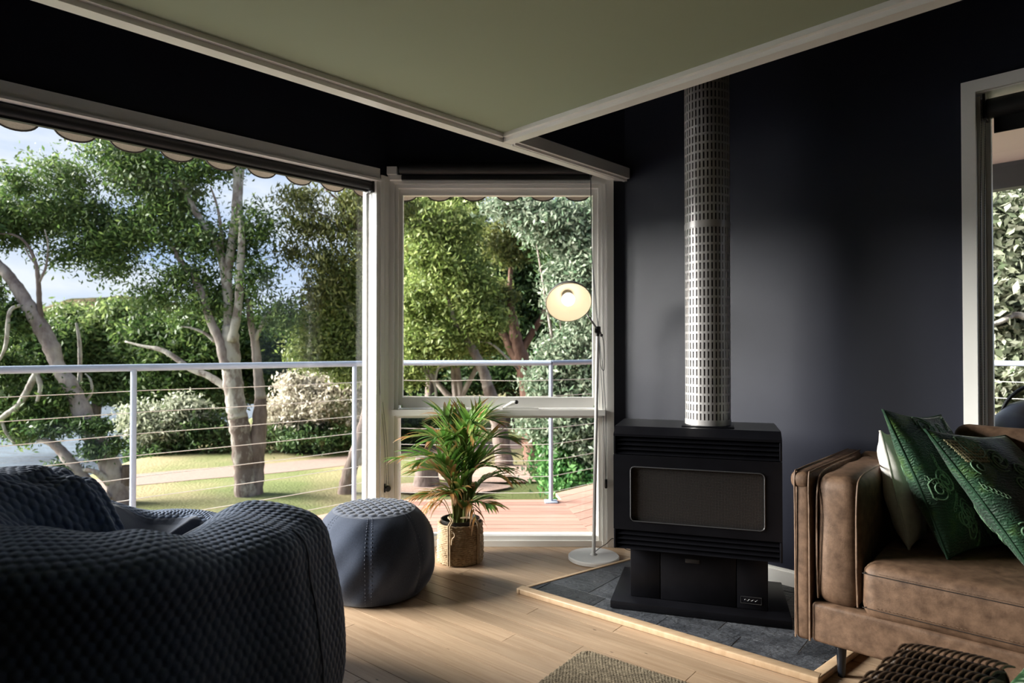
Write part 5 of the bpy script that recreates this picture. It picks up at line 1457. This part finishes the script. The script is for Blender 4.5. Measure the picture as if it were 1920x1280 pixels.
# the pale multi-stemmed gum in the middle of the wide window
Y = 9.4
g = thing('gum_tree', base_pt(460, 930, Y), 'tall pale barked gum tree with several forking stems, in the middle of the wide window', 'tree')
limb(g, [(463, 950, 42), (459, 890, 38), (452, 820, 36), (446, 780, 35.4)], Y, M['bark_brown'], 'trunk', 12)
limb(g, [(446.5, 784, 35.2), (441, 750, 35), (434, 690, 34), (432, 640, 32), (431, 610, 27)], Y, M['bark_pale'], 'trunk', 12)
limb(g, [(478, 935, 30, .1), (480, 870, 30, .1), (486, 800, 28, .12), (489, 745, 21, .14)], Y, M['bark_dark'], 'trunk', 10)
limb(g, [(489, 748, 21, .14), (484, 700, 17, .15), (478, 640, 15, .15), (470, 600, 13, .15), (466, 560, 9, .2)], Y, M['bark_grey'], 'trunk', 10)
limb(g, [(430, 640, 20), (428, 580, 18), (427, 517, 17), (436, 450, 16), (441, 400, 15), (444, 330, 14), (442, 290, 10)], Y, M['bark_pale'])
limb(g, [(434, 640, 18, -.1), (446, 580, 16, -.1), (450, 520, 15, -.1), (453, 440, 13, -.1), (450, 370, 10, 0), (456, 310, 7, .1)], Y, M['bark_pale'])
limb(g, [(426, 560, 15), (418, 500, 14), (402, 450, 14), (378, 415, 13), (360, 385, 12), (342, 345, 10), (325, 305, 8), (305, 280, 6)], Y, M['bark_pale'])
limb(g, [(424, 690, 22, -.1), (412, 640, 18, -.1), (394, 600, 16, -.1), (380, 550, 14, -.1), (362, 520, 13, 0), (340, 490, 11, 0), (325, 465, 8, 0), (310, 440, 5, .1)], Y, M['bark_grey'])
limb(g, [(424, 726, 15, .1), (390, 704, 13, .15), (355, 690, 12, .2), (325, 668, 11, .25), (300, 655, 9, .3), (265, 648, 5, .35), (235, 640, 3, .4)], Y, M['bark_pale'])
limb(g, [(418, 520, 9), (415, 440, 7), (408, 390, 5), (395, 350, 3)], Y, M['bark_grey'])
limb(g, [(474, 650, 9, .15), (488, 615, 8, .1), (500, 590, 6, .1), (510, 585, 4, .1)], Y, M['bark_pale'])
limb(g, [(402, 640, 7), (385, 625, 6), (360, 615, 4), (340, 612, 2)], Y, M['bark_pale'])
limb(g, [(340, 345, 6), (315, 320, 4), (290, 310, 3), (262, 318, 2)], Y, M['bark_grey'])
foliage(g, [blob(*q, Y) for q in ((110, 330, 60, 40), (60, 405, 80, 36), (150, 395, 60, 35), (215, 285, 60, 40), (260, 340, 60, 40), (300, 395, 55, 35), (250, 445, 60, 28), (345, 330, 50, 50), (400, 300, 60, 40), (330, 440, 70, 28),
                                  (185, 455, 60, 24), (215, 500, 40, 22), (350, 520, 60, 24), (300, 560, 50, 26), (395, 570, 50, 26), (385, 460, 50, 36), (480, 420, 40, 40), (480, 520, 30, 40), (530, 590, 50, 26), (-60, 390, 90, 70), (120, 480, 40, 14), (300, 300, 50, 30), (20, 440, 50, 20))],
        40000, 0.076, M['f_mid'], clump=0.23, per=22)
foliage(g, [blob(*q, Y + .4) for q in ((90, 410, 60, 26), (230, 420, 80, 30), (330, 380, 60, 40), (430, 560, 60, 30), (250, 310, 60, 40), (200, 470, 70, 26), (460, 460, 40, 50))], 11000, 0.076, M['f_dark'], clump=0.2, per=20)

# the leaning gum at the left of the wide window
Y = 9.0
g = thing('gum_tree', base_pt(222, 930, Y), 'pale leaning gum tree bending to the left by the water', 'tree')
limb(g, [(232, 960, 44), (222, 915, 40), (205, 870, 36), (180, 825, 34), (158, 780, 32), (130, 720, 28), (110, 690, 24), (96, 650, 28), (75, 610, 27), (48, 565, 24), (22, 525, 20), (-10, 490, 18), (-70, 440, 14)], Y, M['bark_grey'], 'trunk', 12)
limb(g, [(200, 940, 22, -.2), (165, 905, 22, -.2), (135, 870, 20, -.2), (110, 840, 17, -.2), (90, 828, 12, -.2), (70, 825, 6, -.2)], Y, M['bark_grey'])
limb(g, [(205, 905, 14, -.1), (180, 885, 10, -.2), (150, 880, 7, -.2)], Y, M['bark_pale'])
limb(g, [(228, 925, 22), (236, 890, 20), (238, 872, 16)], Y, M['bark_dark'])
limb(g, [(78, 610, 10), (74, 570, 9), (72, 530, 8), (66, 490, 6), (48, 455, 5), (25, 440, 4), (0, 438, 3)], Y, M['bark_dark'])
limb(g, [(73, 530, 5), (86, 500, 4), (90, 460, 3), (84, 430, 2)], Y, M['bark_grey'])
limb(g, [(70, 500, 4), (55, 480, 3), (45, 460, 2)], Y, M['bark_grey'])
limb(g, [(70, 695, 12, -.3), (55, 725, 12, -.3), (35, 760, 11, -.3), (8, 780, 11, -.3), (-30, 815, 10, -.3)], Y, M['bark_pale'])
limb(g, [(68, 700, 9, -.3), (76, 725, 8, -.3), (70, 752, 6, -.3)], Y, M['bark_pale'])
limb(g, [(2, 785, 6, -.3), (12, 812, 5, -.3), (26, 830, 3, -.3)], Y, M['bark_pale'])
limb(g, [(38, 572, 6, -.2), (18, 585, 7, -.3), (12, 640, 7, -.3), (4, 665, 5, -.3), (-12, 690, 4, -.3)], Y, M['bark_pale'])
limb(g, [(140, 793, 8, -.1), (115, 800, 6, -.2), (98, 805, 4, -.2)], Y, M['bark_pale'])
limb(g, [(158, 755, 6, .2), (172, 735, 5, .2), (170, 712, 4, .2), (160, 700, 2, .2)], Y, M['bark_pale'])
limb(g, [(148, 745, 8, .4), (150, 690, 8, .4), (149, 640, 7, .4), (143, 605, 4, .4)], Y, M['bark_pale'])
foliage(g, [blob(*q, Y) for q in ((30, 340, 20, 30), (20, 600, 40, 40), (60, 790, 60, 40), (20, 760, 50, 40), (110, 745, 40, 30), (0, 690, 60, 40), (-60, 420, 80, 60), (-60, 560, 60, 80))], 26000, 0.075, M['f_mid'], clump=0.14, per=40)
foliage(g, [blob(*q, Y - .2) for q in ((170, 845, 22, 18), (120, 880, 30, 16), (185, 800, 22, 18), (90, 800, 40, 16), (215, 835, 16, 20), (150, 800, 26, 14))], 4200, 0.07, M['f_dark'], clump=0.10, per=20)

# the dark leaning trunk by the window post with its olive crown
Y = 9.6
g = thing('gum_tree', base_pt(648, 935, Y), 'olive leaved gum tree with a dark leaning trunk beside the window post', 'tree')
limb(g, [(645, 950, 28), (650, 905, 27), (662, 865, 25), (676, 820, 22), (690, 760, 18), (705, 690, 15), (712, 600, 12), (715, 480, 9), (700, 420, 6)], Y, M['bark_dark'], 'trunk', 10)
limb(g, [(672, 870, 14), (690, 830, 13), (708, 780, 11), (725, 720, 8)], Y, M['bark_grey'])
limb(g, [(712, 470, 8), (680, 440, 7), (665, 410, 6), (640, 380, 4), (610, 355, 3)], Y, M['bark_red'])
limb(g, [(714, 420, 5), (650, 430, 4), (600, 400, 3), (560, 390, 2)], Y, M['bark_dark'])
foliage(g, [blob(*q, Y) for q in ((575, 420, 40, 30), (610, 500, 50, 45), (560, 370, 40, 25), (640, 430, 40, 40), (670, 380, 40, 40), (600, 555, 40, 26), (690, 470, 36, 40), (720, 380, 60, 60), (540, 470, 26, 20))], 9500, 0.10, M['f_olive'], clump=0.2, aspect=0.26, per=16, droop=1.2)
foliage(g, [blob(*q, Y + .6) for q in ((650, 560, 60, 60), (620, 620, 70, 50), (685, 540, 40, 60), (600, 660, 60, 30), (680, 640, 40, 50), (660, 690, 50, 26))], 42000, 0.085, M['f_light'], clump=0.17)

# dense trees behind, each one a tree of its own
def back_tree(label, px_, py_, Y, blobs, n, leaf, m, trunk_w=26, bark='bark_dark', clump=0.3, per=60, m2=None):
    g = thing('bushy_tree', base_pt(px_, py_, Y), label, 'tree')
    top = blobs[0]
    b0 = base_pt(px_, py_, Y); b0.z -= 0.15
    t1_ = at(top[0], top[1], Y)
    w_ = trunk_w * Y / F / 2
    mb = MB(); mb.tube(spline([b0, b0.lerp(t1_, 0.4) + Vector((0.1, 0, 0)), t1_], 8), [w_ * (1 - 0.75 * i / 16) for i in range(17)], 8); mb.build('trunk', M[bark], g, 180)
    for q in blobs[1:4]:
        e_ = at(q[0], q[1], Y); mb = MB(); mb.tube(spline([b0.lerp(t1_, 0.45), b0.lerp(e_, 0.7) + Vector((0, 0, .1)), e_], 6), [w_ * 0.55 * (1 - 0.8 * i / 12) for i in range(13)], 6); mb.build('branch', M[bark], g, 180)
    foliage(g, [blob(*q, Y) for q in blobs], n, leaf, m, clump=clump, per=per)
    if m2: foliage(g, [blob(q[0], q[1] + 4, q[2] * .95, q[3] * .9, Y + .5) for q in blobs], n // 3, leaf, m2, clump=clump, per=per // 2)
back_tree('dark green bushy tree behind the leaning gum at the left edge', 40, 870, 15.5, [(30, 690, 80, 70), (-50, 660, 90, 90), (90, 650, 60, 60), (50, 760, 80, 36), (-30, 790, 60, 26)], 42000, 0.14, M['f_mid'], m2=M['f_dark'])
back_tree('mid green bushy tree below the hill, behind the bare branches', 170, 850, 16.5, [(180, 640, 70, 60), (120, 620, 50, 50), (230, 610, 60, 50), (150, 700, 70, 50), (220, 720, 60, 36), (260, 680, 50, 60)], 46000, 0.14, M['f_midl'], m2=M['f_dark'])
back_tree('dark bushy tree behind the fork of the pale gum', 340, 850, 16.0, [(340, 680, 80, 66), (280, 640, 50, 50), (400, 650, 60, 70), (330, 740, 80, 40), (400, 740, 50, 40), (380, 600, 50, 30)], 50000, 0.14, M['f_mid'], m2=M['f_dark'])
back_tree('dark shady tree right of the pale gum, above the white blossom', 540, 850, 17.0, [(530, 650, 70, 60), (480, 640, 50, 50), (590, 660, 60, 50), (540, 720, 80, 30), (610, 700, 60, 30), (470, 710, 40, 40)], 44000, 0.14, M['f_mid'], m2=M['f_olive'])
back_tree('tall yellow green tree in the upper left of the corner window', 800, 850, 15.0, [(800, 440, 80, 70), (760, 500, 50, 70), (850, 400, 60, 50), (870, 480, 60, 70), (790, 380, 60, 40), (830, 560, 80, 60), (740, 620, 60, 60), (720, 420, 60, 80)], 66000, 0.13, M['f_light'], clump=0.32, m2=M['f_mid'])
back_tree('bright green tree low in the middle of the corner window', 860, 860, 13.2, [(850, 630, 70, 40), (790, 650, 50, 50), (910, 620, 40, 50), (840, 570, 60, 40), (900, 560, 50, 50), (770, 570, 40, 50)], 42000, 0.115, M['f_light'], clump=0.24, bark='bark_grey', m2=M['f_mid'])
back_tree('dark green tree behind the red trunk of the corner window', 960, 860, 18.0, [(930, 520, 80, 110), (980, 600, 80, 80), (1040, 480, 80, 120), (900, 690, 120, 50), (780, 710, 90, 50), (1010, 690, 100, 70)], 52000, 0.16, M['f_dark'], clump=0.4, m2=M['f_olive'])
back_tree('dark round bush at the edge of the lawn, left of the potted palm', 770, 850, 14.5, [(765, 800, 50, 36), (730, 790, 50, 40), (800, 780, 40, 30)], 16000, 0.11, M['f_dark'], trunk_w=14)

# blossom shrubs along the far side of the path
def shrub(label, px_, py_, Y, blobs, n, leaf, m, lower=None, mlow=None, clump=0.2):
    g = thing('flowering_shrub', base_pt(px_, py_, Y), label, 'shrub')
    b0 = base_pt(px_, py_, Y); b0.z -= 0.1
    for q in blobs[:3]:
        mb = MB(); mb.tube(spline([b0, b0.lerp(at(q[0], q[1], Y), 0.5) + Vector((0, 0, .1)), at(q[0], q[1], Y)], 5), [0.05 * (1 - 0.08 * i) for i in range(11)], 6); mb.build('stem', M['bark_dark'], g, 180)
    foliage(g, [blob(*q, Y) for q in blobs], n, leaf, m, clump=clump)
    if lower: foliage(g, [blob(*q, Y) for q in lower], n // 2, leaf, mlow, clump=clump)
shrub('large white blossoming shrub right of the pale gum, across the path', 590, 845, 13.6, [(600, 755, 70, 36), (650, 725, 50, 40), (545, 775, 45, 30), (670, 770, 40, 40), (570, 720, 40, 24)], 34000, 0.10, M['f_white'],
      [(600, 818, 90, 24), (660, 812, 50, 28), (530, 818, 50, 22)], M['f_dark'])
shrub('grey green blossoming shrub left of the pale gum, by the shore', 320, 860, 13.4, [(300, 800, 50, 36), (345, 780, 40, 40), (265, 790, 36, 36)], 16000, 0.10, M['f_grey'],
      [(310, 840, 70, 22), (380, 810, 46, 40), (260, 850, 30, 16), (420, 815, 36, 36)], M['f_dark'])

# trees behind the potted palm: forked pale trunk and a red barked trunk
Y = 11.8
g = thing('gum_tree', base_pt(945, 872, Y), 'gum tree with a dark foot and pale upper trunk behind the potted palm', 'tree')
limb(g, [(948, 880, 35), (943, 850, 32), (936, 800, 30), (926, 760, 27), (914, 722, 22)], Y, M['bark_dark'], 'trunk', 12)
limb(g, [(915, 726, 21.5), (908, 700, 20), (895, 672, 18), (878, 640, 15), (866, 620, 13), (852, 600, 11), (842, 560, 8), (838, 500, 5)], Y, M['bark_grey'], 'trunk', 12)
limb(g, [(972, 692, 5, .3), (948, 668, 5, .3), (922, 645, 4, .2), (898, 640, 2, .2)], Y, M['bark_pale'])
limb(g, [(800, 690, 6), (815, 720, 5), (818, 755, 4)], Y, M['bark_pale']); limb(g, [(786, 680, 5), (812, 715, 5), (822, 690, 4), (845, 685, 2)], Y, M['bark_pale'])
foliage(g, [blob(*q, Y) for q in ((840, 500, 60, 50), (880, 540, 50, 40), (800, 470, 50, 40), (760, 700, 30, 30), (770, 400, 40, 40), (850, 420, 50, 40), (780, 570, 40, 40), (900, 600, 50, 30), (830, 640, 50, 26), (770, 640, 30, 30))], 30000, 0.10, M['f_light'], clump=0.24, per=30)
Y = 12.6
g = thing('gum_tree', base_pt(985, 866, Y), 'red brown forked tree trunk left of the silvery shrub', 'tree')
limb(g, [(1000, 880, 40), (996, 800, 38), (990, 720, 36), (980, 680, 32), (968, 640, 26), (962, 600, 18), (955, 560, 12), (958, 500, 8)], Y, M['bark_red'], 'trunk', 10)
limb(g, [(988, 700, 24), (962, 660, 20), (950, 635, 16), (938, 622, 12), (925, 615, 6)], Y, M['bark_red'])
limb(g, [(978, 660, 14), (1000, 620, 12), (1018, 590, 9), (1030, 550, 6)], Y, M['bark_red'])
foliage(g, [blob(*q, Y) for q in ((960, 450, 50, 50), (1010, 430, 50, 40), (930, 560, 30, 30))], 12000, 0.10, M['f_olive'], clump=0.2)

# silvery shrub behind the lamp
Y = 8.4
g = thing('silver_shrub', base_pt(1075, 935, Y), 'tall silvery green shrub behind the floor lamp and the corner railing post', 'shrub')
for q in ((1050, 600, 5), (1085, 480, 5), (1110, 700, 4), (1030, 760, 4), (1000, 420, 4)):
    b0 = base_pt(1075, 935, Y); b0.z -= 0.1; e_ = at(q[0], q[1], Y)
    mb = MB(); mb.tube(spline([b0, b0.lerp(e_, 0.5) + Vector((0.05, 0, 0)), e_], 8), [0.045 * (1 - i / 20) for i in range(17)], 7); mb.build('stem', M['bark_grey'], g, 180)
foliage(g, [blob(*q, Y) for q in ((1040, 420, 60, 50), (1100, 480, 56, 70), (985, 400, 40, 30), (1060, 540, 40, 50), (1110, 600, 56, 60), (1060, 660, 56, 40), (1100, 730, 60, 60), (1030, 720, 46, 36), (1060, 800, 60, 46), (1120, 830, 50, 60), (1010, 790, 30, 26), (960, 380, 30, 16), (1150, 400, 60, 80), (1160, 560, 60, 100), (1180, 760, 70, 100), (930, 390, 20, 10))],
        110000, 0.074, M['f_silver'], clump=0.15, aspect=0.42, per=40, droop=-0.2)
foliage(g, [blob(*q, Y) for q in ((1070, 890, 50, 40), (1110, 900, 50, 40), (1045, 850, 30, 40))], 12000, 0.08, M['f_lush'], clump=0.13, aspect=0.45, per=40)
foliage(g, [blob(*q, Y + .8) for q in ((1060, 450, 60, 60), (1100, 600, 60, 90), (1080, 760, 70, 90), (1060, 870, 60, 50))], 26000, 0.09, M['f_dark'], clump=0.2, per=40)

# leafy tree outside the right window
Y = 6.3
g = thing('leafy_tree', base_pt(1960, 960, Y), 'large leaved grey green tree seen through the window beside the sofa', 'tree')
b0 = base_pt(1960, 960, Y)
mb = MB(); mb.tube(spline([b0 - Vector((0, 0, .1)), at(1950, 760, Y), at(1930, 560, Y), at(1900, 380, Y)], 6), [0.10 * (1 - 0.04 * i) for i in range(19)], 8); mb.build('trunk', M['bark_grey'], g, 180)
limb(g, [(1935, 600, 14), (1905, 590, 12), (1870, 605, 9), (1840, 610, 6)], Y - .3, M['bark_pale'])
foliage(g, [blob(*q, Y) for q in ((1890, 400, 60, 50), (1880, 480, 50, 50), (1900, 560, 60, 50), (1880, 640, 50, 50), (1900, 720, 60, 60), (1960, 460, 60, 90), (1970, 640, 70, 90), (1840, 420, 50, 60), (1830, 560, 50, 80), (1840, 700, 50, 70))], 22000, 0.10, M['f_grey'], clump=0.15, aspect=0.45, per=30)
foliage(g, [blob(*q, Y + .7) for q in ((1890, 420, 60, 60), (1900, 560, 60, 80), (1890, 700, 60, 70), (1960, 560, 70, 140))], 16000, 0.11, M['f_dark'], clump=0.22, per=40)

back_tree('dark bushy tree far right outside the window beside the sofa', 2150, 900, 9.0, [(2150, 520, 120, 120), (2260, 600, 120, 120), (2080, 620, 100, 110), (2200, 720, 140, 80)], 12000, 0.12, M['f_mid'], clump=0.26, m2=M['f_dark'])
# sawn stump on the lawn
c = gp(800, 912)
sp_ = thing('tree_stump', (c.x, c.y, GZ), 'dark weathered sawn stump standing on the lawn behind the palm', 'stump')
k = c.y / F
MB().lathe([(28 * k, -0.03), (25 * k, 0.06), (22 * k, 0.18), (21 * k, 0.46), (20 * k, 0.485)], (c.x, c.y, GZ), 18).build('bark', M['bark_dark'], sp_, 60)
MB().lathe([(0.001, 0.490), (18 * k, 0.488), (20 * k, 0.484)], (c.x, c.y, GZ), 18).build('cut_face', M['bark_grey'], sp_, 60)
